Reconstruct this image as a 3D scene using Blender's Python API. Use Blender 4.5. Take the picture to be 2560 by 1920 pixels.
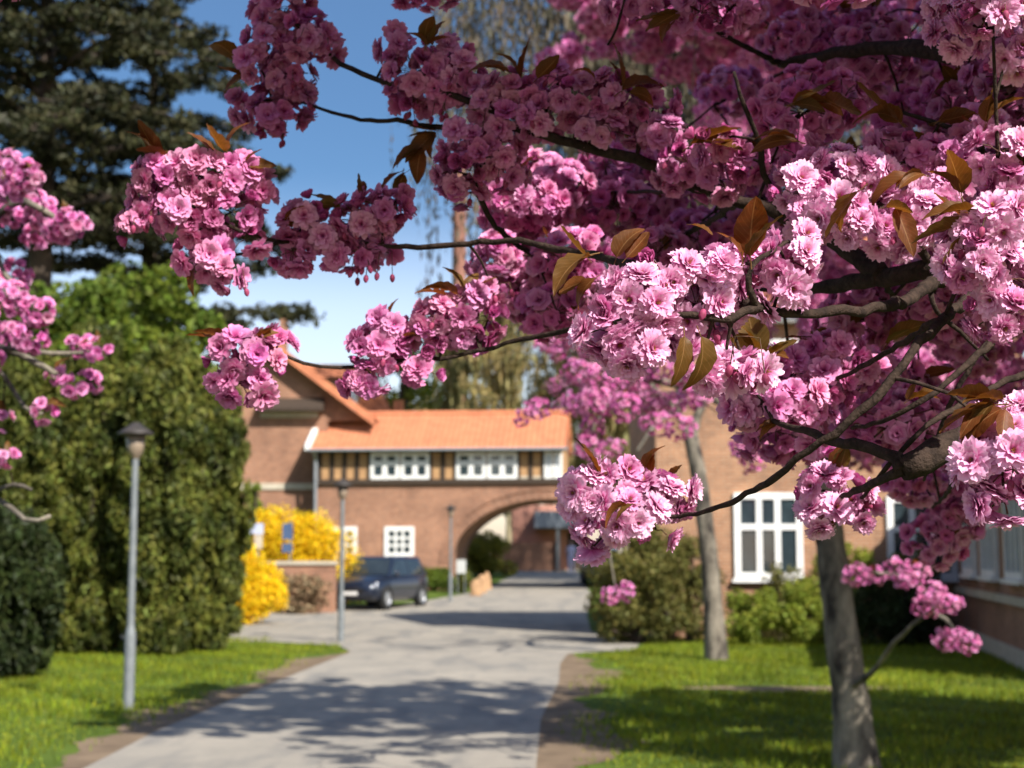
import bpy, math, random
import numpy as np
from mathutils import Vector, Matrix

for o in list(bpy.data.objects): bpy.data.objects.remove(o)
S = bpy.context.scene
COL = S.collection
R = math.radians

# ------------------------------------------------------------------ camera
FPX, PW, PH, HZ = 3800.0, 2560.0, 1920.0, 1385.0
CAMZ = 1.70
PITCH = math.atan((HZ - PH / 2) / FPX)
cam = bpy.data.cameras.new('camera'); camo = bpy.data.objects.new('camera', cam); COL.objects.link(camo)
camo.location = (0, 0, CAMZ); camo.rotation_euler = (math.pi / 2 + PITCH, 0, 0)
cam.sensor_width = 36; cam.lens = FPX / PW * 36; cam.clip_end = 3000; cam.clip_start = 0.05
cam.dof.use_dof = True; cam.dof.focus_distance = 2.0; cam.dof.aperture_fstop = 7.2
S.camera = camo

# ------------------------------------------------------------------ sky and sun
SUN_AZ, SUN_EL = R(143), R(42)            # azimuth clockwise from +Y: behind the camera, to the right
SUN = Vector((math.sin(SUN_AZ) * math.cos(SUN_EL), math.cos(SUN_AZ) * math.cos(SUN_EL), math.sin(SUN_EL)))
w = bpy.data.worlds.new('World'); S.world = w; w.use_nodes = True
nt = w.node_tree; nt.nodes.clear()
sky = nt.nodes.new('ShaderNodeTexSky'); sky.sky_type = 'NISHITA'; sky.sun_disc = False
sky.sun_elevation = SUN_EL; sky.sun_rotation = SUN_AZ; sky.air_density = 1.0; sky.dust_density = 1.0; sky.ozone_density = 2.5
tcw = nt.nodes.new('ShaderNodeTexCoord'); sxw = nt.nodes.new('ShaderNodeSeparateXYZ'); rpw = nt.nodes.new('ShaderNodeValToRGB')   # clear spring sky: pale at the horizon, deep blue overhead
nt.links.new(tcw.outputs['Generated'], sxw.inputs[0]); nt.links.new(sxw.outputs[2], rpw.inputs[0])
rpw.color_ramp.interpolation = 'EASE'
for e, (p_, c_) in zip([rpw.color_ramp.elements[0], rpw.color_ramp.elements[1], rpw.color_ramp.elements.new(0.13), rpw.color_ramp.elements.new(0.24)], ((0.0, (1.0, .82, .76, 1)), (0.36, (.055, .12, .19, 1)), (0.15, (.95, .80, .76, 1)), (0.25, (.32, .42, .50, 1)))): e.position = p_; e.color = c_
gm = nt.nodes.new('ShaderNodeMix'); gm.data_type = 'RGBA'; gm.blend_type = 'MULTIPLY'; gm.inputs[0].default_value = 1.0
nt.links.new(rpw.outputs[0], gm.inputs[7])
bg = nt.nodes.new('ShaderNodeBackground'); bg.inputs[1].default_value = 0.125
wo = nt.nodes.new('ShaderNodeOutputWorld')
nt.links.new(sky.outputs[0], gm.inputs[6]); nt.links.new(gm.outputs[2], bg.inputs[0]); nt.links.new(bg.outputs[0], wo.inputs[0])
sl = bpy.data.lights.new('sun', 'SUN'); sl.energy = 4.6; sl.angle = R(0.6); sl.color = (1.0, 0.95, 0.87)
so = bpy.data.objects.new('sun', sl); COL.objects.link(so); so.location = SUN * 50
so.rotation_euler = (-SUN).to_track_quat('-Z', 'Y').to_euler()
S.view_settings.view_transform = 'Standard'; S.view_settings.look = 'None'
S.view_settings.exposure = 1.0; S.view_settings.gamma = 1.0; S.view_settings.use_curve_mapping = False
S.render.engine = 'CYCLES'
S.cycles.use_denoising = True
S.cycles.max_bounces = 6; S.cycles.transparent_max_bounces = 4; S.cycles.caustics_reflective = False; S.cycles.caustics_refractive = False
S.cycles.sample_clamp_indirect = 6

# ------------------------------------------------------------------ helpers
cp, sp = math.cos(PITCH), math.sin(PITCH)
def P(px, py, Y):
    """point on the ray of a photograph pixel at world depth Y"""
    a, b = (px - PW / 2) / FPX, (PH / 2 - py) / FPX
    d = Vector((a, cp - b * sp, sp + b * cp)); t = Y / d.y
    return Vector((d.x * t, Y, CAMZ + d.z * t))
def proj(p):
    x, y, z = p[0], p[1], p[2] - CAMZ
    f = y * cp + z * sp; u = -y * sp + z * cp
    return (PW / 2 + FPX * x / f, PH / 2 - FPX * u / f, f)
def gz(y):
    return 0.0 if y < 42 else 0.0175 * (min(y, 92) - 42)

rng = np.random.default_rng(7)
random.seed(7)
ORG = {}
def tag(o, label=None, cat=None, group=None, kind=None):
    if label: o['label'] = label
    if cat: o['category'] = cat
    if group: o['group'] = group
    if kind: o['kind'] = kind
    return o
def thing(name, label, cat, loc=(0, 0, 0), rz=0, group=None, local=False):
    o = bpy.data.objects.new(name, None); COL.objects.link(o); o.location = loc; o.rotation_euler = (0, 0, rz)
    o.empty_display_size = 0.2
    ORG[o.name] = Vector((0, 0, 0)) if local else Vector(loc)
    return tag(o, label, cat, group)
def rawmesh(name, V, F, mats, col=None, smooth=False, mi=None, uv=None):
    me = bpy.data.meshes.new(name)
    V = np.asarray(V, dtype=np.float32).reshape(-1, 3)
    if isinstance(F, np.ndarray):
        n, k = F.shape
        me.vertices.add(len(V)); me.vertices.foreach_set('co', V.ravel())
        me.loops.add(n * k); me.loops.foreach_set('vertex_index', F.astype(np.int32).ravel())
        me.polygons.add(n); me.polygons.foreach_set('loop_start', np.arange(0, n * k, k, dtype=np.int32))
        me.polygons.foreach_set('loop_total', np.full(n, k, dtype=np.int32))
        me.update(calc_edges=True); me.validate()
    else:
        me.from_pydata([tuple(map(float, v)) for v in V], [], F); me.update()
    if not isinstance(mats, (list, tuple)): mats = [mats]
    for m in mats: me.materials.append(m)
    if mi is not None: me.polygons.foreach_set('material_index', np.asarray(mi, dtype=np.int32))
    if smooth: me.polygons.foreach_set('use_smooth', np.ones(len(me.polygons), dtype=bool))
    if col is not None:
        c = np.ones((len(V), 4), dtype=np.float32); c[:, :3] = col
        at = me.color_attributes.new('Col', 'FLOAT_COLOR', 'POINT'); at.data.foreach_set('color', c.ravel())
    if uv is not None:
        idx = np.empty(len(me.loops), dtype=np.int32); me.loops.foreach_get('vertex_index', idx)
        ul = me.uv_layers.new(name='UVMap'); ul.data.foreach_set('uv', np.asarray(uv, dtype=np.float32)[idx].ravel())
    return me
def link(name, me, parent=None, label=None, cat=None, group=None, kind=None):
    o = bpy.data.objects.new(name, me); COL.objects.link(o)
    if parent is not None: o.parent = parent; ORG[o.name] = ORG[parent.name]
    return tag(o, label, cat, group, kind)
def obj(name, V, F, mats, parent=None, **k):
    """vertices in world space (or in a local thing's own space)"""
    V = np.asarray(V, dtype=np.float32).reshape(-1, 3)
    if parent is not None: V = V - np.array(ORG[parent.name], dtype=np.float32)
    mk = {q: k.pop(q) for q in ('col', 'smooth', 'mi', 'uv') if q in k}
    return link(name, rawmesh(name, V, F, mats, **mk), parent, **k)

class MB:
    def __init__(s): s.V = []; s.F = []; s.M = []
    def add(s, V, F, mi=0):
        b = len(s.V); s.V += [tuple(v) for v in V]; s.F += [tuple(b + i for i in f) for f in F]; s.M += [mi] * len(F); return s
    def box(s, a, b, mi=0):
        x0, y0, z0 = a; x1, y1, z1 = b
        return s.add([(x0,y0,z0),(x1,y0,z0),(x1,y1,z0),(x0,y1,z0),(x0,y0,z1),(x1,y0,z1),(x1,y1,z1),(x0,y1,z1)],
                     [(0,3,2,1),(4,5,6,7),(0,1,5,4),(1,2,6,5),(2,3,7,6),(3,0,4,7)], mi)
    def prism(s, pts, y0, y1, mi=0):          # polygon in xz, counter-clockwise seen from -y
        n = len(pts); V = [(x, y0, z) for x, z in pts] + [(x, y1, z) for x, z in pts]
        F = [tuple(range(n)), tuple(range(2 * n - 1, n - 1, -1))] + [(i, i + n, (i + 1) % n + n, (i + 1) % n) for i in range(n)]
        return s.add(V, F, mi)
    def tube(s, pts, rad, n=8, mi=0, cap=True):
        V, F = tube(pts, rad, n); s.add(V, F.tolist(), mi)
        if cap:
            b = len(s.V) - len(V); k = len(pts)
            s.F.append(tuple(b + i for i in range(n - 1, -1, -1))); s.F.append(tuple(b + (k - 1) * n + i for i in range(n))); s.M += [mi, mi]
        return s
    def lathe(s, prof, c=(0, 0, 0), n=16, mi=0, axis='z'):
        V = []
        for r, z in prof:
            for i in range(n):
                a = 2 * math.pi * i / n; x, y = r * math.cos(a), r * math.sin(a)
                V.append((c[0] + x, c[1] + y, c[2] + z) if axis == 'z' else (c[0] + x, c[1] + z, c[2] + y))
        F = [(j * n + i, j * n + (i + 1) % n, (j + 1) * n + (i + 1) % n, (j + 1) * n + i) for j in range(len(prof) - 1) for i in range(n)]
        return s.add(V, F, mi)
    def build(s, name, mats, parent=None, **k):
        return obj(name, s.V, s.F, mats, parent, mi=s.M, **k)

def tube(pts, rad, n=6):
    pts = [Vector(p) for p in pts]; k = len(pts)
    if not hasattr(rad, '__len__'): rad = [rad] * k
    V = np.empty((k * n, 3), dtype=np.float32); up = Vector((0.31, 0.2, 0.93))
    for i, p in enumerate(pts):
        t = (pts[min(i + 1, k - 1)] - pts[max(i - 1, 0)]).normalized()
        a = t.cross(up)
        if a.length < 1e-3: a = t.cross(Vector((1, 0, 0)))
        a.normalize(); b = t.cross(a); up = b.cross(t) if False else up
        for j in range(n):
            q = 2 * math.pi * j / n
            V[i * n + j] = p + (a * math.cos(q) + b * math.sin(q)) * rad[i]
    F = np.array([(i * n + j, i * n + (j + 1) % n, (i + 1) * n + (j + 1) % n, (i + 1) * n + j) for i in range(k - 1) for j in range(n)], dtype=np.int32)
    return V, F
def spline(pts, step=0.05):
    pts = [Vector(p) for p in pts]; out = []
    for i in range(len(pts) - 1):
        p0 = pts[max(i - 1, 0)]; p1 = pts[i]; p2 = pts[i + 1]; p3 = pts[min(i + 2, len(pts) - 1)]
        n = max(2, int((p2 - p1).length / step))
        for j in range(n):
            t = j / n
            out.append(0.5 * ((2 * p1) + (p2 - p0) * t + (2 * p0 - 5 * p1 + 4 * p2 - p3) * t * t + (3 * p1 - p0 - 3 * p2 + p3) * t ** 3))
    out.append(pts[-1]); return out
class Batch:
    """many small shapes joined with numpy (all faces quads)"""
    def __init__(s): s.V = []; s.F = []; s.C = []; s.n = 0
    def add(s, V, F, C=None):
        s.V.append(V); s.F.append(F + s.n); s.n += len(V)
        s.C.append(np.ones((len(V), 3), dtype=np.float32) if C is None else C)
    def build(s, name, mats, parent=None, **k):
        return obj(name, np.concatenate(s.V), np.concatenate(s.F), mats, parent, col=np.concatenate(s.C), **k)

# ------------------------------------------------------------------ materials
def newmat(name):
    m = bpy.data.materials.new(name); m.use_nodes = True; t = m.node_tree; t.nodes.clear()
    out = t.nodes.new('ShaderNodeOutputMaterial'); b = t.nodes.new('ShaderNodeBsdfPrincipled')
    t.links.new(b.outputs[0], out.inputs[0]); return m, t, b, out
def mixc(t, fac, a, b, mode='MIX'):
    n = t.nodes.new('ShaderNodeMix'); n.data_type = 'RGBA'; n.blend_type = mode
    for i, v in ((0, fac), (6, a), (7, b)):
        if hasattr(v, 'links'): t.links.new(v, n.inputs[i])
        elif i == 0: n.inputs[0].default_value = v
        else: n.inputs[i].default_value = (*v, 1)
    return n.outputs[2]
def noise(t, scale, detail=4, rough=0.6, vec=None, lo=0.35, hi=0.65):
    n = t.nodes.new('ShaderNodeTexNoise'); n.inputs['Scale'].default_value = scale; n.inputs['Detail'].default_value = detail; n.inputs['Roughness'].default_value = rough
    if vec is not None: t.links.new(vec, n.inputs['Vector'])
    r = t.nodes.new('ShaderNodeMapRange'); r.inputs[1].default_value = lo; r.inputs[2].default_value = hi
    t.links.new(n.outputs[0], r.inputs[0]); return r.outputs[0]
def objco(t, scale=(1, 1, 1)):
    c = t.nodes.new('ShaderNodeTexCoord'); m = t.nodes.new('ShaderNodeMapping'); m.inputs['Scale'].default_value = scale
    t.links.new(c.outputs['Object'], m.inputs[0]); return m.outputs[0]
def bump(t, b, h, strength=0.3, dist=0.01):
    n = t.nodes.new('ShaderNodeBump'); n.inputs['Strength'].default_value = strength; n.inputs['Distance'].default_value = dist
    t.links.new(h, n.inputs['Height']); t.links.new(n.outputs[0], b.inputs['Normal'])
def simple(name, c1, c2=None, scale=3.0, rough=0.7, metal=0.0, bmp=0.0, bscale=40, spec=0.4, stretch=(1, 1, 1)):
    m, t, b, _ = newmat(name); v = objco(t, stretch)
    c = mixc(t, noise(t, scale, vec=v), c1, c2 or tuple(x * 0.75 for x in c1))
    t.links.new(c, b.inputs['Base Color']); b.inputs['Roughness'].default_value = rough; b.inputs['Metallic'].default_value = metal
    b.inputs['Specular IOR Level'].default_value = spec
    if bmp: bump(t, b, noise(t, bscale, vec=v, lo=0, hi=1), bmp, 0.02)
    return m
def foliage(name, c1, c2, trans=0.35, scale=1.2, rough=0.6, attr=True):
    """leaf surface: colour varies by clump noise and by the leaf's own tint; light passes through"""
    m, t, b, out = newmat(name); v = objco(t)
    c = mixc(t, noise(t, scale, vec=v), c1, c2)
    if attr:
        a = t.nodes.new('ShaderNodeVertexColor'); a.layer_name = 'Col'
        c = mixc(t, 1.0, c, a.outputs[0], 'MULTIPLY')
    t.links.new(c, b.inputs['Base Color']); b.inputs['Roughness'].default_value = rough; b.inputs['Specular IOR Level'].default_value = 0.25
    tr = t.nodes.new('ShaderNodeBsdfTranslucent'); t.links.new(c, tr.inputs[0])
    mx = t.nodes.new('ShaderNodeMixShader'); mx.inputs[0].default_value = trans
    t.links.new(b.outputs[0], mx.inputs[1]); t.links.new(tr.outputs[0], mx.inputs[2]); t.links.new(mx.outputs[0], out.inputs[0])
    return m
def brickmat(name, c1, c2, mortar, axis='x'):
    m, t, b, _ = newmat(name)
    c = t.nodes.new('ShaderNodeTexCoord'); s = t.nodes.new('ShaderNodeSeparateXYZ'); t.links.new(c.outputs['Object'], s.inputs[0])
    k = t.nodes.new('ShaderNodeCombineXYZ'); ad = t.nodes.new('ShaderNodeMath'); t.links.new(s.outputs[0], ad.inputs[0]); t.links.new(s.outputs[1], ad.inputs[1])
    t.links.new(ad.outputs[0], k.inputs[0]); t.links.new(s.outputs[2], k.inputs[1])
    br = t.nodes.new('ShaderNodeTexBrick'); t.links.new(k.outputs[0], br.inputs[0])
    br.inputs['Scale'].default_value = 1; br.inputs['Brick Width'].default_value = 0.24; br.inputs['Row Height'].default_value = 0.07; br.inputs['Mortar Size'].default_value = 0.008
    br.inputs['Color1'].default_value = (*c1, 1); br.inputs['Color2'].default_value = (*c2, 1); br.inputs['Mortar'].default_value = (*mortar, 1)
    n = noise(t, 0.55, 5, vec=objco(t)); cc = mixc(t, n, (1.06, 1.05, 1.04), (0.64, 0.62, 0.62)); c2_ = mixc(t, 1.0, br.outputs[0], cc, 'MULTIPLY')
    n2 = noise(t, 6.0, 3, vec=objco(t)); cc2 = mixc(t, n2, (1.1, 1.05, 1.0), (0.85, 0.85, 0.85))
    t.links.new(mixc(t, 1.0, c2_, cc2, 'MULTIPLY'), b.inputs['Base Color']); b.inputs['Roughness'].default_value = 0.85
    bump(t, b, br.outputs['Fac'], -0.5, 0.006); return m
def glassmat(name, c=(0.02, 0.03, 0.035), rough=0.05):
    m, t, b, _ = newmat(name); v = objco(t)
    t.links.new(mixc(t, noise(t, 1.5, vec=v), c, tuple(x * 1.8 for x in c)), b.inputs['Base Color'])
    b.inputs['Roughness'].default_value = rough; b.inputs['Specular IOR Level'].default_value = 0.8; return m
def petalmat(name, trans=0.27):
    m, t, b, out = newmat(name)
    a = t.nodes.new('ShaderNodeVertexColor'); a.layer_name = 'Col'
    oi = t.nodes.new('ShaderNodeObjectInfo')
    k = mixc(t, oi.outputs['Random'], (1.03, 1.05, 1.04), (0.93, 0.80, 0.90))
    c = mixc(t, 1.0, a.outputs[0], k, 'MULTIPLY')
    n = noise(t, 260, 2, vec=objco(t)); c = mixc(t, 1.0, c, mixc(t, n, (1.0, 1.0, 1.0), (0.93, 0.86, 0.9)), 'MULTIPLY')
    t.links.new(c, b.inputs['Base Color']); b.inputs['Roughness'].default_value = 0.45; b.inputs['Specular IOR Level'].default_value = 0.25
    tr = t.nodes.new('ShaderNodeBsdfTranslucent'); t.links.new(c, tr.inputs[0])
    mx = t.nodes.new('ShaderNodeMixShader'); mx.inputs[0].default_value = trans
    t.links.new(b.outputs[0], mx.inputs[1]); t.links.new(tr.outputs[0], mx.inputs[2]); t.links.new(mx.outputs[0], out.inputs[0]); return m
def leafmat(name, c1, c2, vein, trans=0.45):
    m, t, b, out = newmat(name)
    uv = t.nodes.new('ShaderNodeUVMap'); s = t.nodes.new('ShaderNodeSeparateXYZ'); t.links.new(uv.outputs[0], s.inputs[0])
    def M(op, a, b_=None):
        n = t.nodes.new('ShaderNodeMath'); n.operation = op
        for i, v in enumerate((a, b_)):
            if v is None: continue
            if hasattr(v, 'links'): t.links.new(v, n.inputs[i])
            else: n.inputs[i].default_value = v
        return n.outputs[0]
    au = M('ABSOLUTE', M('SUBTRACT', s.outputs[0], 0.5))
    ph = M('FRACT', M('MULTIPLY', M('SUBTRACT', s.outputs[1], M('MULTIPLY', au, 0.55)), 10.0))
    side = M('LESS_THAN', ph, 0.13); mid = M('LESS_THAN', au, 0.022)
    vn = M('MAXIMUM', M('MULTIPLY', side, 0.16), M('MULTIPLY', mid, 0.5))
    oi = t.nodes.new('ShaderNodeObjectInfo')
    a = t.nodes.new('ShaderNodeVertexColor'); a.layer_name = 'Col'
    base = mixc(t, noise(t, 14, vec=objco(t)), c1, c2); base = mixc(t, 1.0, base, a.outputs[0], 'MULTIPLY')
    base = mixc(t, oi.outputs['Random'], base, mixc(t, 0.45, base, (0.10, 0.11, 0.02)))
    c = mixc(t, vn, base, vein)
    t.links.new(c, b.inputs['Base Color']); b.inputs['Roughness'].default_value = 0.5; b.inputs['Specular IOR Level'].default_value = 0.28
    bump(t, b, vn, -0.4, 0.001)
    tr = t.nodes.new('ShaderNodeBsdfTranslucent'); t.links.new(mixc(t, 1.0, c, (1.45, 1.0, 0.5), 'MULTIPLY'), tr.inputs[0])
    mx = t.nodes.new('ShaderNodeMixShader'); mx.inputs[0].default_value = trans
    t.links.new(b.outputs[0], mx.inputs[1]); t.links.new(tr.outputs[0], mx.inputs[2]); t.links.new(mx.outputs[0], out.inputs[0]); return m

M = {}
M['asphalt'] = simple('asphalt', (0.35, 0.31, 0.25), (0.245, 0.225, 0.19), 0.6, 0.85, bmp=0.3, bscale=120, spec=0.3)
_m, _t, _b, _ = newmat('worn_asphalt'); _v = objco(_t); _v2 = objco(_t, (1, .25, 1))
_c = mixc(_t, noise(_t, .9, 5, .7, _v), (.345, .305, .245), (.245, .222, .185)); _c = mixc(_t, noise(_t, 1.6, 3, .6, _v2, .5, .62), _c, (.21, .195, .17)); _c = mixc(_t, noise(_t, 150, 2, .7, _v, .45, .75), _c, (.16, .15, .135))
_t.links.new(_c, _b.inputs['Base Color']); _b.inputs['Roughness'].default_value = .85; _b.inputs['Specular IOR Level'].default_value = .3; bump(_t, _b, noise(_t, 120, vec=_v, lo=0, hi=1), .3, .02); M['asphalt'] = _m
M['ground'] = simple('lawn_soil', (0.085, 0.125, 0.018), (0.055, 0.085, 0.012), 0.9, 0.95, bmp=0.4, bscale=25, spec=0.1)
M['dirt'] = simple('dirt', (0.20, 0.145, 0.095), (0.125, 0.09, 0.06), 2.2, 0.95, bmp=0.6, bscale=14, spec=0.1)
M['grass'] = foliage('grass_blades', (0.20, 0.245, 0.013), (0.13, 0.185, 0.010), 0.35, 0.7)
M['brick'] = brickmat('brick_red', (0.35, 0.165, 0.095), (0.26, 0.115, 0.066), (0.36, 0.26, 0.19))
M['brick_tan'] = brickmat('brick_tan', (0.40, 0.205, 0.11), (0.30, 0.145, 0.078), (0.40, 0.30, 0.20))
M['tile'] = simple('clay_tile', (0.55, 0.20, 0.095), (0.41, 0.145, 0.07), 2.6, 0.75, bmp=0.2, bscale=30)
M['white'] = simple('white_paint', (0.78, 0.77, 0.74), (0.66, 0.65, 0.62), 3, 0.55)
M['stone'] = simple('pale_stone', (0.50, 0.44, 0.34), (0.40, 0.35, 0.27), 5, 0.85, bmp=0.3)
M['boulder'] = simple('tan_rock', (0.42, 0.25, 0.13), (0.32, 0.19, 0.10), 5, 0.9, bmp=0.4)
M['timber'] = simple('dark_timber', (0.055, 0.035, 0.022), (0.03, 0.02, 0.014), 6, 0.8, stretch=(6, 6, 0.6))
M['panel'] = simple('infill_brick_panel', (0.44, 0.26, 0.12), (0.34, 0.19, 0.09), 4, 0.85)
M['zinc'] = simple('zinc_pipe', (0.33, 0.35, 0.37), (0.25, 0.27, 0.29), 6, 0.45, metal=0.5)
M['steel'] = simple('galvanised_steel', (0.20, 0.215, 0.22), (0.14, 0.155, 0.16), 8, 0.6, metal=0.2)
M['capdark'] = simple('lamp_cap', (0.05, 0.04, 0.035), (0.03, 0.025, 0.02), 8, 0.5)
M['opal'] = simple('opal_lamp_glass', (0.26, 0.20, 0.14), (0.20, 0.15, 0.11), 8, 0.3)
M['glass'] = glassmat('window_glass')
M['curtain'] = simple('pale_curtain', (0.55, 0.58, 0.62), (0.40, 0.43, 0.48), 5, 0.9)
M['bark'] = simple('cherry_bark', (0.056, 0.037, 0.028), (0.022, 0.015, 0.012), 60, 0.85, bmp=0.45, bscale=110, spec=0.12, stretch=(1, 1, 1))
M['trunk'] = simple('grey_bark', (0.25, 0.215, 0.165), (0.022, 0.017, 0.014), 5, 0.9, bmp=1.0, bscale=22, stretch=(1, 1, 0.45))
M['darkbark'] = simple('dark_bark', (0.07, 0.05, 0.035), (0.035, 0.025, 0.02), 6, 0.9, bmp=0.6, bscale=20, stretch=(1, 1, 0.3))
M['palebark'] = simple('pale_bark', (0.33, 0.27, 0.17), (0.22, 0.18, 0.11), 3, 0.9)
M['petal'] = petalmat('cherry_petal')
M['bud'] = simple('bud_pink', (0.36, 0.05, 0.14), (0.20, 0.02, 0.06), 150, 0.7)
M['stamen'] = simple('stamen_yellow', (0.62, 0.42, 0.10), (0.5, 0.3, 0.07), 200, 0.6)
M['stalk'] = simple('flower_stalk', (0.11, 0.035, 0.02), (0.07, 0.06, 0.018), 60, 0.6)
M['leaf'] = leafmat('bronze_leaf', (0.19, 0.058, 0.016), (0.10, 0.038, 0.012), (0.42, 0.25, 0.11))
M['cedar'] = foliage('cedar_needles', (0.052, 0.054, 0.020), (0.018, 0.021, 0.010), 0.15, 0.6)
M['yew'] = foliage('yew_needles', (0.17, 0.185, 0.032), (0.034, 0.048, 0.010), 0.25, 1.5)
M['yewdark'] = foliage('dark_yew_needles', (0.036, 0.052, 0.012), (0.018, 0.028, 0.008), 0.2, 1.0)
M['fresh'] = foliage('fresh_green_leaves', (0.17, 0.225, 0.026), (0.065, 0.105, 0.014), 0.4, 0.7)
M['olive'] = foliage('olive_leaves', (0.185, 0.175, 0.045), (0.10, 0.10, 0.026), 0.4, 0.8)
M['lime'] = foliage('lime_leaves', (0.27, 0.31, 0.04), (0.15, 0.20, 0.025), 0.4, 0.9)
M['forsythia'] = foliage('forsythia_flowers', (0.84, 0.61, 0.012), (0.72, 0.50, 0.01), 0.3, 1.5)
M['willow'] = foliage('willow_leaves', (0.42, 0.36, 0.15), (0.30, 0.25, 0.11), 0.45, 0.25)
M['birch'] = foliage('birch_twigs', (0.15, 0.125, 0.08), (0.09, 0.075, 0.05), 0.25, 0.4)
M['hedge'] = foliage('round_bush_leaves', (0.26, 0.25, 0.035), (0.17, 0.17, 0.025), 0.3, 2)

# ------------------------------------------------------------------ ground, road, verges
obj('ground', [(x, y, gz(y)) for y in (-60, 42, 92, 1500) for x in (-900, 900)], [(0, 1, 3, 2), (2, 3, 5, 4), (4, 5, 7, 6)], M['ground'], kind='structure')
RL = [(-3.6, -14), (-3.4, 12), (-3.42, 15), (-3.3, 17.5), (-3.05, 22.5), (-2.8, 26.8), (-3.2, 28.6), (-4.8, 30.0), (-9, 31), (-20, 31.6)]
RR = [(0.2, -14), (0.18, 12), (0.3, 16), (0.62, 20.5), (0.75, 24), (0.95, 26.3), (2.2, 27.4), (2.45, 29.5), (1.9, 31.5), (1.75, 34), (2.05, 42)]
road1 = [(x, y, 0.008) for x, y in RR] + [(-20, 42, 0.008)] + [(x, y, 0.008) for x, y in reversed(RL)]
RL2 = [(-20, 42), (-20, 44.5), (-6, 45.6), (-3.2, 49.5), (-1.7, 56), (-0.7, 66), (0.2, 80), (0.5, 92)]
RR2 = [(2.05, 42), (2.9, 56), (3.1, 66), (3.5, 80), (4.0, 92)]
road2 = [(x, y, gz(y) + 0.008) for x, y in RR2] + [(x, y, gz(y) + 0.008) for x, y in reversed(RL2)]
o = obj('road', road1 + road2, [tuple(range(len(road1))), tuple(range(len(road1), len(road1) + len(road2)))], M['asphalt'], kind='structure')
def interp(poly, y):
    return float(np.interp(y, [p[1] for p in poly], [p[0] for p in poly]))
def verge(name, edge, side, y0, y1, w0):
    V, F = [], []; n = int((y1 - y0) / 0.12)
    for i in range(n + 1):
        y = y0 + (y1 - y0) * i / n; x = interp(edge, y)
        wd = w0 * (1.1 + 0.35 * math.sin(y * 0.9 + side) + 0.25 * math.sin(y * 2.3 + 1) + 0.15 * math.sin(y * 5.3 + 2) + random.uniform(-.1, .1)) * min(1, (y1 - y) / 2.5)
        V += [(x - side * 0.12, y, 0.004), (x + side * max(0.02, wd), y, 0.004)]
        if i: F.append((2 * i - 2, 2 * i - 1, 2 * i + 1, 2 * i))
    obj(name, V, F, M['dirt'], kind='structure')
verge('dirt_verge_left', RL[:6], -1, 8, 27.5, 0.45); verge('dirt_verge_right', RR[:6], 1, 8, 26.8, 0.55)
V = []; n = 26
for i in range(n):
    a = 2 * math.pi * i / n; q = 1 + 0.25 * math.sin(3 * a) + random.uniform(-.12, .12)
    V.append((3.55 + 1.35 * q * math.cos(a), 19.6 + 0.42 * q * math.sin(a), 0.004))
obj('dirt_patch', V, [tuple(range(n))], M['dirt'], kind='structure')
# ragged broken edge of the asphalt: loose grit strip
def grass_patch(n, x0, x1, y0, y1, h, keep):
    x = rng.uniform(x0, x1, n); y = y0 + (y1 - y0) * rng.uniform(0, 1, n) ** 1.25
    k = np.array([keep(a, b) for a, b in zip(x, y)]); x, y = x[k], y[k]; return x, y
def lawn_keep_left(a, b): return a < interp(RL[:8], b) - (0.12 + 0.1 * math.sin(b * 1.1 - 1) + 0.75 * random.random() ** .7 if b < 26.5 else 0.05 if b < 28.6 else 0.0)
def lawn_keep_right(a, b):
    return a > interp(RR, b) + (0.15 + 0.15 * math.sin(b * 1.1 + 1) + 0.85 * random.random() ** .6 if b < 26 else 0.1) and not (((a - 3.55) / 1.3) ** 2 + ((b - 19.6) / 0.4) ** 2 < random.uniform(0.5, 1.2))
xs, ys = [], []
for a in (grass_patch(90000, -14, -2.7, 8, 31, .05, lawn_keep_left), grass_patch(100000, 0.4, 9.3, 8, 31, .05, lawn_keep_right)):
    xs.append(a[0]); ys.append(a[1])
x = np.concatenate(xs); y = np.concatenate(ys); n = len(x)
ang = rng.uniform(0, 6.28, n); hh = rng.uniform(0.025, 0.075, n) * (0.7 + 0.6 * (np.sin(x * 1.7) * np.sin(y * 1.3 + 1) > -0.2)); wd = rng.uniform(0.006, 0.012, n)
dx, dy = np.cos(ang) * wd, np.sin(ang) * wd; lx, ly = rng.normal(0, .022, n), rng.normal(0, .022, n)
V = np.stack([np.stack([x - dx, y - dy, np.zeros(n)], 1), np.stack([x + dx, y + dy, np.zeros(n)], 1), np.stack([x + lx, y + ly, hh], 1)], 1).reshape(-1, 3)
pat = 1 + 0.22 * np.sin(x * 1.9 + 2 * np.sin(y * .8)) * np.sin(y * 1.3 + 1.5 * np.sin(x)) + 0.15 * np.sin(x * 5.1 + y * 3.7)
tint = rng.uniform(0.6, 1.3, (n, 1)) * pat[:, None] * np.array([[1, 1, 1]]); tint[:, 0] *= rng.uniform(.85, 1.3, n)
obj('grass', V, np.arange(3 * n).reshape(-1, 3), M['grass'], col=np.repeat(tint, 3, 0), label='short green lawn grass on both sides of the road', cat='grass', kind='stuff')

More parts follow.
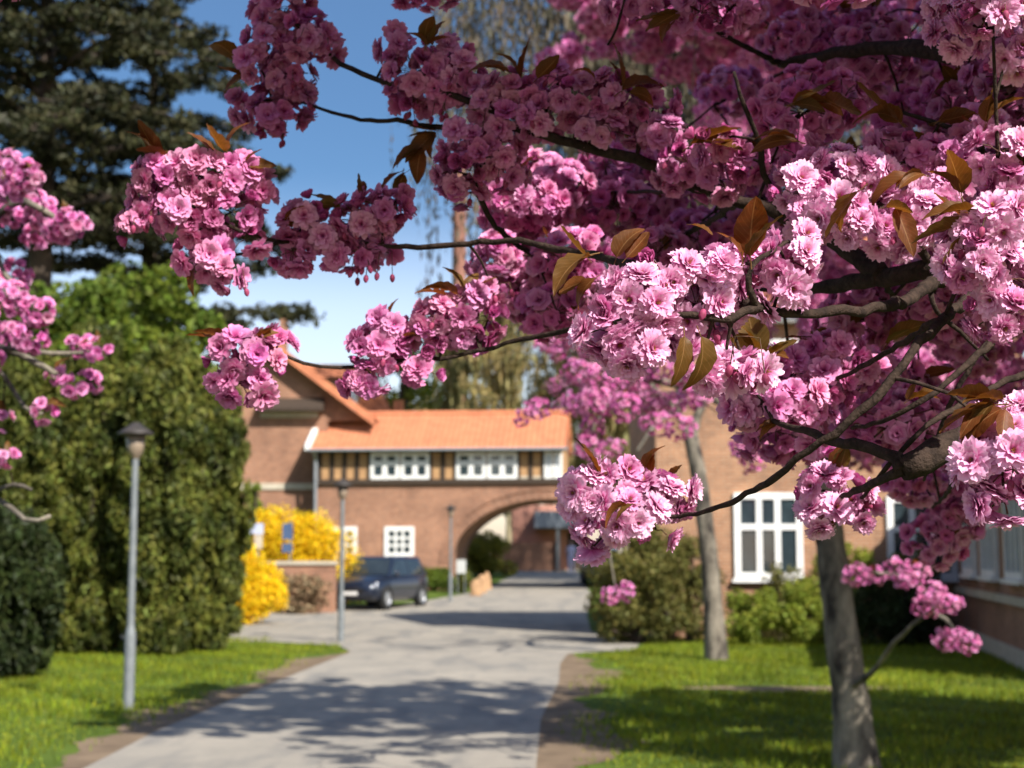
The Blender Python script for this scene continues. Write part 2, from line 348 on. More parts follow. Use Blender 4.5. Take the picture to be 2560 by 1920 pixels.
# ------------------------------------------------------------------ leaf clouds
def cards(C, size, asp=0.6, up=None, jit=0.3, tint=(0.65, 1.35), flat=None):
    """one quad (two-triangle leaf) per centre"""
    n = len(C); C = np.asarray(C, dtype=np.float32)
    d = rng.normal(0, 1, (n, 3)); d /= np.linalg.norm(d, axis=1)[:, None]
    if up is not None: d = d * (1 - up[1]) + np.array(up[0]) * up[1]; d /= np.linalg.norm(d, axis=1)[:, None] + 1e-6
    q = rng.normal(0, 1, (n, 3))
    if flat is not None: q = np.cross(d, np.array([0, 0, 1.0]) + rng.normal(0, flat, (n, 3)))
    else: q = np.cross(d, q)
    q /= np.linalg.norm(q, axis=1)[:, None] + 1e-6
    s = size * rng.uniform(1 - jit, 1 + jit, (n, 1)); wv = q * s * asp * 0.5
    nn = np.cross(d, q) * s * 0.12
    V = np.stack([C - d * s * 0.5, C + wv + nn, C + d * s * 0.5, C - wv + nn], 1).reshape(-1, 3)
    t = rng.uniform(tint[0], tint[1], (n, 1)) * np.ones((1, 3)); t[:, 0] *= rng.uniform(0.85, 1.2, n)
    return V, np.arange(4 * n, dtype=np.int32).reshape(-1, 4), np.repeat(t, 4, 0).astype(np.float32)
def clump_points(centers, radii, n):
    centers = np.asarray(centers, dtype=float); radii = np.asarray(radii, dtype=float)
    if radii.ndim == 1: radii = np.stack([radii] * 3, 1)
    p = radii[:, 0] * radii[:, 1]; i = rng.choice(len(centers), n, p=p / p.sum())
    d = rng.normal(0, 1, (n, 3)); d /= np.linalg.norm(d, axis=1)[:, None]
    return centers[i] + d * radii[i] * (rng.uniform(0.25, 1, (n, 1)) ** 0.5)
def shrub(name, label, mat, c, rx, ry, h, n, leaf, clumps=26, cat='shrub', stems=5, group=None, base_w=0.5, barkm='darkbark', asp=0.6):
    """bush or small tree crown standing on the ground at c: stems + foliage of many clumps"""
    t = thing(name, label, cat, c, group=group); cs, rs = [], []
    for i in range(clumps):
        a = random.uniform(0, 6.283); zz = random.uniform(0.08, 0.93); r = math.sqrt(random.random()) * (base_w + (1 - base_w) * math.sin(math.pi * min(1, zz * 0.75 + 0.2)))
        r *= math.sqrt(max(0.05, 1 - max(0, zz - 0.45) ** 2 * 2.6))
        cs.append((c[0] + rx * 0.8 * r * math.cos(a), c[1] + ry * 0.8 * r * math.sin(a), c[2] + h * zz * 0.95)); k = random.uniform(0.16, 0.34)
        rs.append((rx * k + 0.05, ry * k + 0.05, min(h * k * 0.7, rx * k) + 0.05))
    V, F, C_ = cards(clump_points(cs, rs, n), leaf, asp)
    V[:, 2] = np.maximum(V[:, 2], c[2] + 0.01)
    mb = MB()
    for i in range(stems):
        q = cs[random.randrange(len(cs))]
        mb.tube(spline([(c[0] + random.uniform(-.15, .15) * rx, c[1] + random.uniform(-.15, .15) * ry, c[2] - 0.05), ((c[0] * 2 + q[0]) / 3, (c[1] * 2 + q[1]) / 3, c[2] + (q[2] - c[2]) * 0.55), q], h * 0.2), [0.012 * h + 0.008] * 1 + [0.009 * h + .005] * 400 if False else 0.01 * h + 0.006, 5)
    mb.build('stems', M[barkm], t)
    obj('foliage', V, F, mat, t, col=C_, kind='stuff'); return t

# ------------------------------------------------------------------ windows and roofs
def window(parent, x0, x1, z0, z1, y, nx, nz, fr=0.07, mull=0.05, depth=0.06, sill=True, panem='glass'):
    """white casement in the plane y (facing -y): frame, bars, one pane per light, sill; local space of the parent"""
    f = MB(); f.box((x0, y - depth, z0), (x0 + fr, y + 0.03, z1)); f.box((x1 - fr, y - depth, z0), (x1, y + 0.03, z1))
    f.box((x0 + fr, y - depth + .002, z0), (x1 - fr, y + 0.03, z0 + fr)); f.box((x0 + fr, y - depth + .002, z1 - fr), (x1 - fr, y + 0.03, z1))
    win = f.build('window', M['white'], parent)
    ix0, ix1, iz0, iz1 = x0 + fr, x1 - fr, z0 + fr, z1 - fr
    for i in range(1, nx):
        xx = ix0 + (ix1 - ix0) * i / nx; MB().box((xx - mull / 2, y - depth + .006, iz0), (xx + mull / 2, y + 0.02, iz1)).build('mullion', M['white'], win)
    for j in range(1, nz):
        zz = iz0 + (iz1 - iz0) * (j / nz if nz != 2 else 0.62); MB().box((ix0, y - depth + .012, zz - mull / 2), (ix1, y + 0.018, zz + mull / 2)).build('transom', M['white'], win)
    for i in range(nx):
        for j in range(nz):
            a0, a1 = ix0 + (ix1 - ix0) * i / nx, ix0 + (ix1 - ix0) * (i + 1) / nx
            zs = [0, 0.62, 1] if nz == 2 else [k / nz for k in range(nz + 1)]
            b0, b1 = iz0 + (iz1 - iz0) * zs[j], iz0 + (iz1 - iz0) * zs[j + 1]
            MB().box((a0 + 0.004, y - 0.015, b0 + 0.004), (a1 - 0.004, y - 0.005, b1 - 0.004)).build('pane', M[panem], win)
    if sill: MB().box((x0 - 0.06, y - depth - 0.06, z0 - 0.07), (x1 + 0.06, y + 0.02, z0 - 0.003)).build('sill', M['white'], win)
    return win
def pantiles(name, a, b, c, d, parent, colw=0.22, rowh=0.34, thick=0.05):
    """tiled slope: a,b eave ends, d,c ridge ends; waves across, a step at every course"""
    a, b, c, d = map(Vector, (a, b, c, d)); nrm = (b - a).cross(d - a).normalized()
    if nrm.z < 0: nrm = -nrm
    nc = max(4, int((b - a).length / colw)) * 4; nr = max(3, int((d - a).length / rowh)); V, F = [], []
    for r in range(nr):
        for e in (0, 1):
            v = (r + e) / nr; lift = (0.032 if e == 0 else 0.0)
            for i in range(nc + 1):
                u = i / nc; p = a.lerp(b, u).lerp(d.lerp(c, u), v)
                V.append(p + nrm * (0.024 * math.cos(2 * math.pi * i / 4 + 0.6) + lift + 0.03 + random.uniform(-.004, .004)))
    k = nc + 1
    for r in range(2 * nr - 1):
        for i in range(nc): F.append((r * k + i, r * k + i + 1, (r + 1) * k + i + 1, (r + 1) * k + i))
    return obj(name, V, np.array(F, dtype=np.int32), M['tile'], parent, kind='stuff')

# ------------------------------------------------------------------ gatehouse with the arch (plane Y = 60)
YB = 60.0; zb = gz(YB)
def BX(px): return (px - 1280) * YB / FPX
def BZ(py): return P(1280, py, YB).z
L0 = BX(788); ROT = R(-5)
g = thing('gatehouse', 'brick gatehouse bridging the road on an arch, with timber gallery and orange tiled roof', 'building', (L0, YB + 0.0, 0), ROT, local=True)
def gx(px): return (BX(px) - L0) * 0.985
zs, ze = BZ(1212), BZ(1120)
xa0, xa1, zsp, zap = gx(1138), gx(1625), BZ(1405), BZ(1250)
W1 = gx(1720)
arc = []
for i in range(25):
    q = math.pi - math.pi * i / 24; arc.append(((xa0 + xa1) / 2 + (xa1 - xa0) / 2 * math.cos(q), zsp + (zap - zsp) * math.sin(q)))
def tri_wall():
    mb = MB(); D = 4.6; yy = (0, D)
    mb.box((0, 0, -0.3), (xa0, D, zs)); mb.box((xa1, 0, -0.3), (W1, D, zs))
    for i in range(24):
        (x0, z0), (x1, z1) = arc[i], arc[i + 1]
        V = [(x0, 0, z0), (x1, 0, z1), (x1, 0, zs), (x0, 0, zs), (x0, D, z0), (x1, D, z1), (x1, D, zs), (x0, D, zs)]
        mb.add(V, [(0, 1, 2, 3), (7, 6, 5, 4), (0, 4, 5, 1), (3, 2, 6, 7)])
    return mb
tri_wall().build('wall', M['brick'], g)
xc, hw, hh_ = (xa0 + xa1) / 2, (xa1 - xa0) / 2, zap - zsp
for (off, wd_, prj) in ((0.02, 0.26, 0.03), (0.36, 0.10, 0.05)):
    rg = MB(); n = 40
    for i in range(n):
        q0, q1 = math.pi - math.pi * i / n, math.pi - math.pi * (i + 0.93) / n
        pt = lambda q, e: (xc + (hw + e) * math.cos(q), zsp + (hh_ + e) * math.sin(q))
        rg.prism([pt(q0, off), pt(q1, off), pt(q1, off + wd_), pt(q0, off + wd_)], -prj, 0.004)
    rg.build('arch_ring', M['brick'], g, kind='stuff')
for (a, b) in ((823, 898), (968, 1043)):
    window(g, gx(a), gx(b), BZ(1392), BZ(1317), -0.01, 3, 3, fr=0.16, mull=0.08)
GE = gx(1418)
MB().box((-0.05, -0.12, zs + 0.003), (W1, 0.25, zs + 0.20)).build('sill_beam', M['timber'], g)
MB().box((0.0, -0.10, ze - 0.20), (GE, 0.10, ze - 0.003)).build('eaves_beam', M['timber'], g)
MB().box((0.02, 0.10, zs + 0.20), (GE - 0.02, 4.4, ze - .02)).build('gallery_core', M['panel'], g)
def bay(x0, x1, n):
    for i in range(n + 1):
        xx = x0 + (x1 - x0) * i / n
        MB().box((xx - 0.085, -0.08, zs + 0.203), (xx + 0.085, 0.06, ze - 0.203)).build('post', M['timber'], g)
    for i in range(n):
        a, b = x0 + (x1 - x0) * i / n + 0.088, x0 + (x1 - x0) * (i + 1) / n - 0.088
        MB().box((a, -0.03, zs + 0.203), (b, 0.06, ze - 0.203)).build('infill_panel', M['panel'], g)
for (a, b, n) in ((800, 928, 4), (1083, 1147, 2), (1305, 1368, 2)): bay(gx(a), gx(b), n)
for (a, b) in ((931, 1004), (1008, 1081), (1149, 1224), (1228, 1303)):
    window(g, gx(a), gx(b), zs + 0.205, ze - 0.205, -0.05, 2, 2, fr=0.14, mull=0.20, sill=False, panem='glass')
for (a, b) in ((1371, 1392), (1395, 1416)): window(g, gx(a), gx(b), zs + 0.205, ze - 0.205, -0.05, 1, 2, fr=0.10, sill=False, panem='curtain')
zr = P(1280, 1040, YB + 2.3).z
pantiles('roof_tiles', (-0.1, -0.45, ze - 0.12), (GE + 0.15, -0.45, ze - 0.12), (GE + 0.15, 2.3, zr), (-0.1, 2.3, zr), g)
pantiles('roof_tiles', (-0.1, 5.05, ze - 0.12), (GE + 0.15, 5.05, ze - 0.12), (GE + 0.15, 2.3, zr), (-0.1, 2.3, zr), g)
MB().tube([(-0.15, 2.3, zr + 0.06), (GE + 0.2, 2.3, zr + 0.06)], 0.12, 8).build('ridge', M['tile'], g)
MB().add([(-0.32, -0.5, ze - 0.13), (-0.11, -0.5, ze - 0.13), (-0.11, 2.3, zr + 0.03), (-0.32, 2.3, zr + 0.03), (-0.32, -0.5, ze + 0.06), (-0.11, -0.5, ze + 0.06), (-0.11, 2.3, zr + 0.22), (-0.32, 2.3, zr + 0.22)],
         [(0, 3, 2, 1), (4, 5, 6, 7), (0, 1, 5, 4), (1, 2, 6, 5), (2, 3, 7, 6), (3, 0, 4, 7)]).build('verge_board', M['white'], g)
MB().prism([(GE, ze - 0.01), (GE - 0.001, ze - 0.02), (GE + 0.0, ze)], 0.2, 4.4) 
MB().add([(GE, -0.3, ze - 0.02), (GE, 4.9, ze - 0.02), (GE, 2.3, zr - 0.02), (GE - 0.2, -0.3, ze - 0.02), (GE - 0.2, 4.9, ze - 0.02), (GE - 0.2, 2.3, zr - 0.02)], [(0, 1, 2), (5, 4, 3), (0, 2, 5, 3), (1, 4, 5, 2)]).build('gable', M['brick'], g)
gut = MB().tube([(-0.2, -0.52, ze - 0.12), (GE + 0.2, -0.52, ze - 0.12)], 0.065, 8).build('gutter', M['zinc'], g)
MB().tube([(0.05, -0.5, ze - 0.14), (0.06, -0.2, ze - 0.5), (0.06, -0.17, zs - 0.1), (0.06, -0.12, BZ(1345))], 0.075, 8).build('downpipe', M['zinc'], g)
MB().box((W1 - 6.8, -0.06, zs + 0.203), (W1, 0.5, zs + 0.30)).build('coping', M['stone'], g)

# ------------------------------------------------------------------ gabled wing left of the gatehouse
h = thing('gabled_house', 'brick gabled house with orange roof, pale bands and slim chimney beside the arch', 'building', (BX(660), YB + 0.9, 0), 0, local=True)
Yh = YB + 0.9
def hx(px): return (px - 660) * Yh / FPX
def hz(py): return P(1280, py, Yh).z
xl, xr, zev, zpk = hx(390), hx(930), hz(1052), hz(852)
MB().box((hx(420), 0, -0.3), (hx(808), 8, zev)).build('wall', M['brick'], h)
MB().add([(hx(420), 0.01, zev), (hx(905), 0.01, zev), (hx(660), 0.01, zpk - 0.2), (hx(420), 0.3, zev), (hx(905), 0.3, zev), (hx(660), 0.3, zpk - 0.2)], [(0, 1, 2), (5, 4, 3), (0, 2, 5, 3), (1, 4, 5, 2), (0, 3, 4, 1)]).build('gable', M['brick'], h)
MB().box((hx(640), -0.10, hz(1045)), (hx(785), 0.02, hz(1024))).build('upper_band', M['stone'], h)
MB().box((hx(560), -0.06, hz(1224)), (hx(782), 0.02, hz(1208))).build('string_course', M['stone'], h)
MB().add([(hx(635), -0.55, hz(1022)), (hx(800), -0.55, hz(1022)), (hx(800), 0, hz(995)), (hx(635), 0, hz(995)), (hx(635), -0.55, hz(1030)), (hx(800), -0.55, hz(1030)), (hx(800), 0, hz(1030)), (hx(635), 0, hz(1030))],
         [(0, 1, 2, 3), (7, 6, 5, 4), (0, 4, 5, 1), (1, 5, 6, 2), (3, 7, 4, 0)]).build('pent_roof', M['timber'], h)
for sx, xe in ((-1, xl), (1, xr)):
    pantiles('roof_tiles', (xe, -0.5, zev), (xe, 8, zev), (hx(660), 8, zpk), (hx(660), -0.5, zpk), h)
    a, b = (xe, zev), (hx(660), zpk)
    MB().add([(a[0], -0.62, a[1] - 0.28), (b[0], -0.62, b[1] - 0.28), (b[0], -0.62, b[1] + 0.10), (a[0], -0.62, a[1] + 0.10), (a[0], -0.5, a[1] - 0.28), (b[0], -0.5, b[1] - 0.28), (b[0], -0.5, b[1] + 0.10), (a[0], -0.5, a[1] + 0.10)],
             [(0, 1, 2, 3), (7, 6, 5, 4), (0, 4, 5, 1), (3, 2, 6, 7), (0, 3, 7, 4), (1, 5, 6, 2)]).build('verge_board', M['tile'], h)
    MB().add([(a[0], -0.5, a[1] - 0.08), (b[0], -0.5, b[1] - 0.08), (b[0], 8, b[1] - 0.08), (a[0], 8, a[1] - 0.08)], [(0, 1, 2, 3)]).build('soffit', M['timber'], h)
ch = MB(); ch.box((hx(664), 2, zpk - 1.0), (hx(684), 2.35, hz(775))); ch.box((hx(662), 1.96, hz(775)), (hx(686), 2.39, hz(765))); ch.build('chimney', M['brick'], h)
# house behind with the dormer
Yk = 74.0
def kz(py): return P(1280, py, Yk).z
def kx(px): return (px - 800) * Yk / FPX
k = thing('dormer_house', 'orange roofed house with a white windowed dormer, seen above the gatehouse roof', 'building', (kx(800) + (800 - 1280) * Yk / FPX, Yk, 0), 0, local=True)
MB().box((kx(700), 0.2, 0), (kx(975), 7, kz(1060))).build('wall', M['brick'], k)
pantiles('roof_tiles', (kx(690), -0.4, kz(1055)), (kx(985), -0.4, kz(1055)), (kx(905), 3.5, kz(905) + 0.3), (kx(735), 3.5, kz(905) + 0.3), k)
pantiles('roof_tiles', (kx(985), -0.4, kz(1055)), (kx(985), 7.4, kz(1055)), (kx(905), 3.5, kz(905) + 0.3), (kx(905), 3.5, kz(905) + 0.3), k)
MB().box((kx(800), -0.4, kz(1050)), (kx(893), 2.4, kz(948))).build('dormer_wall', M['brick'], k)
pantiles('dormer_roof', (kx(780), -0.7, kz(950)), (kx(905), -0.7, kz(950)), (kx(900), 2.6, kz(915) + 0.2), (kx(800), 2.6, kz(915) + 0.2), k)
window(k, kx(868), kx(892), kz(1035), kz(965), -0.43, 1, 2, fr=0.12, sill=False, panem='curtain')
MB().box((kx(978), 1, kz(1060)), (kx(1003), 1.5, kz(995))).build('chimney', M['tile'], k)
# tall factory chimney
Yc = 190.0; c = P(1145, HZ, Yc)
tc = thing('factory_chimney', 'tall slender round brick chimney rising behind the trees', 'chimney', (c.x, Yc, gz(Yc)))
zt = P(1145, 430, Yc).z
MB().lathe([(1.35, -1), (1.15, 12), (0.92, zt * 0.62), (0.80, zt)], (c.x, Yc, gz(Yc)), 20).build('shaft', simple('chimney_brick', (0.26, 0.12, 0.085), (0.2, 0.09, 0.065), 0.4, 0.85), tc, smooth=True)
MB().lathe([(0.80, 0), (0.98, 0.1), (0.98, 1.2), (0.80, 1.3), (0.7, 1.3)], (c.x, Yc, gz(Yc) + zt - 0.2), 20).build('crown_collar', M['brick'], tc)

# ------------------------------------------------------------------ right-hand building
YR = 31.0
rb = thing('ward_building', 'two storey tan brick building with white cross windows behind the right lawn', 'building', (0, YR, 0), 0, local=True)
def rx_(px): return (px - 1280) * YR / FPX
def rz_(py): return P(1280, py, YR).z
xL, xC, zE = rx_(1640), rx_(2385), rz_(790)
MB().box((xL, 0, -0.2), (xC + 1.5, 7, zE)).build('wall', M['brick_tan'], rb)
for (a, b, t_, q, nz) in ((1832, 2002, 1232, 1447, 2), (2212, 2384, 1240, 1447, 2)):
    window(rb, rx_(a), rx_(b), rz_(q), rz_(t_), -0.02, 3, nz, fr=0.13, mull=0.12)
for (a, b) in ((1832, 2002), (2212, 2384)):
    window(rb, rx_(a), rx_(b), rz_(1010), rz_(850), -0.02, 3, 2, fr=0.10, mull=0.10)
MB().box((xL - 0.05, -0.04, -0.1), (xC, 0.02, 0.35)).build('plinth', M['brick'], rb)
MB().box((xL - 0.3, -0.35, zE - 0.16), (xC + 0.3, 0.0, zE - .01)).build('eaves_board', M['white'], rb)
pantiles('roof_tiles', (xL - 0.4, -0.5, zE), (xC + 1.5, -0.5, zE), (xC + 1.5, 3.5, zE + 2.6), (xL - 0.4, 3.5, zE + 2.6), rb)
pantiles('roof_tiles', (xL - 0.4, 7.5, zE), (xC + 1.5, 7.5, zE), (xC + 1.5, 3.5, zE + 2.6), (xL - 0.4, 3.5, zE + 2.6), rb)
MB().add([(xL, 0, zE), (xL, 7, zE), (xL, 3.5, zE + 2.45), (xL + 0.2, 0, zE), (xL + 0.2, 7, zE), (xL + 0.2, 3.5, zE + 2.45)], [(0, 2, 1), (3, 4, 5), (0, 3, 5, 2), (1, 2, 5, 4)]).build('gable', M['brick_tan'], rb)
# projecting wing, its long wall faces left (local -y is that wall)
A, B = Vector((xC, YR, 0)), Vector((7.15, 20.4, 0)); dv = (B - A); LW = dv.length
rw = thing('projecting_wing', 'brick wing in shade with white windows and a pale stone band, right of the lawn', 'building', A, math.atan2(dv.y, dv.x), local=True)
MB().box((0.0, 0, -0.2), (LW, 8, 3.35)).build('wall', M['brick'], rw)
MB().box((0.02, -0.07, 0.93), (LW + 0.05, 0.0, 1.06)).build('string_course', M['stone'], rw)
MB().box((0.02, -0.05, -0.1), (LW + 0.05, 0.0, 0.28)).build('plinth', M['stone'], rw)
for x0 in (1.5, 4.3, 7.2):
    window(rw, x0, x0 + 1.75, 1.32, 2.75, -0.02, 3, 2, fr=0.11, mull=0.10)
pantiles('roof_tiles', (-1, -0.4, 3.25), (LW + 0.4, -0.4, 3.25), (LW + 0.4, 4, 5.7), (-1, 4, 5.7), rw)
pantiles('roof_tiles', (-1, 8.4, 3.25), (LW + 0.4, 8.4, 3.25), (LW + 0.4, 4, 5.7), (-1, 4, 5.7), rw)
MB().add([(LW, 0, 3.33), (LW, 8, 3.33), (LW, 4, 5.55), (LW - 0.2, 0, 3.33), (LW - 0.2, 8, 3.33), (LW - 0.2, 4, 5.55)], [(0, 1, 2), (5, 4, 3), (0, 2, 5, 3), (1, 4, 5, 2)]).build('gable', M['brick'], rw)

# ------------------------------------------------------------------ things seen through and beyond the arch
Yp = 88.0
pb = thing('far_pink_house', 'pale pink rendered house with grey flat canopy, seen through the arch', 'building', (0, Yp, gz(Yp)), 0, local=True)
def fx(px, Y=Yp): return (px - 1280) * Y / FPX
def fz(py, Y=Yp): return P(1280, py, Y).z - gz(Y)
pink = simple('pink_render', (0.55, 0.27, 0.19), (0.46, 0.22, 0.16), 0.8, 0.9)
greyr = simple('grey_roofing', (0.30, 0.33, 0.37), (0.24, 0.27, 0.30), 1, 0.6)
MB().box((fx(1280), 0, -0.2), (fx(1470), 6, fz(1262))).build('wall', pink, pb)
MB().box((fx(1225), -3, -0.2), (fx(1395), -0.05, fz(1358))).build('low_wall', M['brick'], pb)
MB().box((fx(1335), -3.4, fz(1322)), (fx(1480), 0.0, fz(1282))).build('canopy', greyr, pb)
for px in (1390, 1455): MB().box((fx(px) - 0.09, -3.3, 0), (fx(px) + 0.09, -3.12, fz(1322))).build('canopy_post', M['steel'], pb)
MB().box((fx(1418), -0.04, 0), (fx(1452), 0.02, fz(1330))).build('door', M['timber'], pb)
shrub('round_bush', 'rounded yellow-green bush standing inside the arch', M['hedge'], (P(1222, 1400, 77).x, 77, gz(77)), 1.4, 1.3, 2.3, 9000, 0.13, 30, base_w=0.85)
shrub('low_shrub', 'low green planting at the foot of the gatehouse wall', M['fresh'], (P(1085, 1400, 58.6).x, 58.2, gz(58.6)), 1.3, 0.5, 0.8, 3000, 0.12, 16, base_w=0.9)
shrub('low_shrub', 'small dark shrub at the foot of the arch pier', M['yew'], (P(1158, 1400, 57).x, 56.6, gz(57)), 0.45, 0.4, 0.75, 1500, 0.1, 10, base_w=0.9)
def rock(px, Y, sx, sz, label):
    c = P(px, HZ, Y); V = []; F = []; n, m = 8, 5
    for j in range(m):
        for i in range(n):
            a = 2 * math.pi * i / n; v = j / (m - 1); r = (1 - 0.35 * v ** 2) * (1 + random.uniform(-.14, .14)) * (1 if j < m - 1 else 0.45)
            V.append((c.x + sx * r * math.cos(a), Y + 0.6 * sx * r * math.sin(a), gz(Y) - 0.03 + sz * v + random.uniform(-.02, .02)))
    F = [(j * n + i, j * n + (i + 1) % n, (j + 1) * n + (i + 1) % n, (j + 1) * n + i) for j in range(m - 1) for i in range(n)] + [tuple((m - 1) * n + i for i in range(n))]
    obj('boulder', V, F, M['boulder'], label=label, cat='boulder')
rock(1190, 54.5, 0.22, 0.62, 'tan boulder by the arch pier, in front of two others'); rock(1205, 57, 0.22, 0.70, 'tan boulder by the arch pier, between two others'); rock(1217, 60, 0.2, 0.7, 'tan boulder by the arch pier, behind two others')
c = P(1153, HZ, 56); sg = thing('notice_board', 'small white notice board on posts by the arch pier', 'sign', (c.x, 56, gz(56)))
MB().box((c.x - 0.17, 55.97, gz(56) + 0.75), (c.x + 0.17, 56.0, gz(56) + 1.25)).build('board', simple('notice_grey', (0.50, 0.50, 0.48), None, 4, 0.6), sg)
for s in (-1, 1): MB().tube([(c.x + s * 0.13, 56.02, gz(56) - .05), (c.x + s * 0.13, 56.02, gz(56) + 1.2)], 0.02, 6).build('post', M['steel'], sg)

# ------------------------------------------------------------------ street lamps
def street_lamp(px, py, label):
    b = P(px, py, 10); t_ = (CAMZ) / (CAMZ - b.z); Y = 10 * t_
    for _ in range(6):
        p = P(px, py, Y); Y *= (CAMZ - gz(Y)) / (CAMZ - p.z)
    c = P(px, py, Y); c.z = gz(Y)
    t = thing('street_lamp', label, 'street lamp', c, group='lamps along the road')
    MB().lathe([(0.062, -0.1), (0.062, 0.80), (0.052, 0.86), (0.043, 0.90)], c, 14).build('base_sleeve', M['steel'], t, smooth=True)
    MB().lathe([(0.043, 0.88), (0.037, 2.78)], c, 14).build('pole', M['steel'], t, smooth=True)
    MB().lathe([(0.037, 2.76), (0.06, 2.80), (0.085, 2.84), (0.11, 3.02), (0.05, 3.03)], c, 16).build('lamp_glass', M['opal'], t, smooth=True)
    MB().lathe([(0.05, 3.02), (0.20, 3.035), (0.19, 3.06), (0.09, 3.13), (0.04, 3.17), (0.0, 3.18)], c, 20).build('cap', M['capdark'], t, smooth=True)
    return c
street_lamp(321, 1772, 'grey street lamp with flat dark cap on the grass before the tall yews')
street_lamp(852, 1604, 'grey street lamp at the road corner beside the parked dark car')
street_lamp(1126, 1504, 'grey street lamp at the arch pier of the gatehouse')

# ------------------------------------------------------------------ low wall, forsythia and signs on the left
Yw = 44.0
lw = thing('garden_wall', 'low brick garden wall with pale coping under the yellow forsythia', 'wall', (P(760, HZ, Yw).x, Yw, gz(Yw)), 0, local=True)
def wx(px): return (px - 760) * Yw / FPX
zc = P(1280, 1403, Yw).z - gz(Yw)
MB().box((wx(560), 0, -0.2), (wx(838), 0.35, zc - 0.1)).build('brickwork', M['brick'], lw)
MB().box((wx(556), -0.06, zc - 0.1), (wx(842), 0.41, zc)).build('coping', M['stone'], lw)
fc = P(600, HZ, 37.5)
shrub('forsythia', 'bright yellow forsythia bush in full flower beside the dark yews', M['forsythia'], (fc.x + 0.15, 37.5, 0), 0.98, 0.7, 2.0, 11000, 0.085, 46, base_w=1.0)
fc = P(730, HZ, 45.8)
shrub('forsythia', 'wide yellow forsythia hedge flowering above the low garden wall', M['forsythia'], (fc.x, 45.9, gz(46)), 2.0, 0.8, 2.9, 22000, 0.09, 90, base_w=1.0)
fc = P(872, HZ, 47.5)
shrub('forsythia', 'small yellow forsythia sprig between lamp and parked dark car', M['forsythia'], (fc.x, 48.8, gz(48.8)), 0.42, 0.4, 1.75, 2400, 0.085, 14, base_w=0.9)
shrub('forsythia', 'yellow forsythia bush standing behind the garden wall at the yews', M['forsythia'], (P(640, HZ, 46).x, 46.3, gz(46)), 1.0, 0.7, 3.35, 8000, 0.09, 30, base_w=0.95)
shrub('dry_shrub', 'twiggy pale brown shrub at the foot of the garden wall', foliage('dry_leaves', (0.32, 0.23, 0.13), (0.2, 0.14, 0.08), 0.2, 2), (P(735, HZ, 43).x, 43.2, gz(43)), 1.15, 0.4, 1.15, 2600, 0.11, 20, base_w=0.9, stems=9)
c = P(725, 1345, 44.9)
sg = thing('parking_sign', 'narrow blue grey sign with a smaller plate on a post in the forsythia', 'sign', (c.x, 44.9, gz(44.9)))
MB().tube([(c.x, 44.95, gz(45) - .1), (c.x, 44.95, c.z + 0.5)], 0.03, 8).build('post', M['steel'], sg)
blue = simple('sign_blue', (0.06, 0.10, 0.19), (0.05, 0.08, 0.15), 4, 0.5)
MB().box((c.x - 0.15, 44.40, c.z - 0.05), (c.x + 0.15, 44.43, c.z + 0.42)).build('sign_panel', blue, sg)
MB().box((c.x - 0.15, 44.40, c.z - 0.42), (c.x + 0.15, 44.43, c.z - 0.16)).build('sign_plate', blue, sg)
MB().box((c.x - 0.02, 44.42, c.z - 0.40), (c.x + 0.02, 44.95, c.z - 0.36)).build('bracket', M['steel'], sg)
c = P(637, 1330, 38.6)
sg = thing('white_sign', 'white pale blue sign board on a post in front of the forsythia', 'sign', (c.x, 38.6, 0))
MB().tube([(c.x + 0.08, 38.63, -.1), (c.x + 0.08, 38.63, c.z + 0.2)], 0.03, 8).build('post', M['steel'], sg)
MB().box((c.x - 0.22, 38.56, c.z - 0.06), (c.x + 0.22, 38.59, c.z + 0.22)).build('board', simple('pale_sign', (0.46, 0.50, 0.63), (0.40, 0.44, 0.58), 5, 0.5), sg)
MB().box((c.x + 0.0, 38.56, c.z - 0.42), (c.x + 0.2, 38.59, c.z - 0.08)).build('sign_plate', M['stone'], sg)

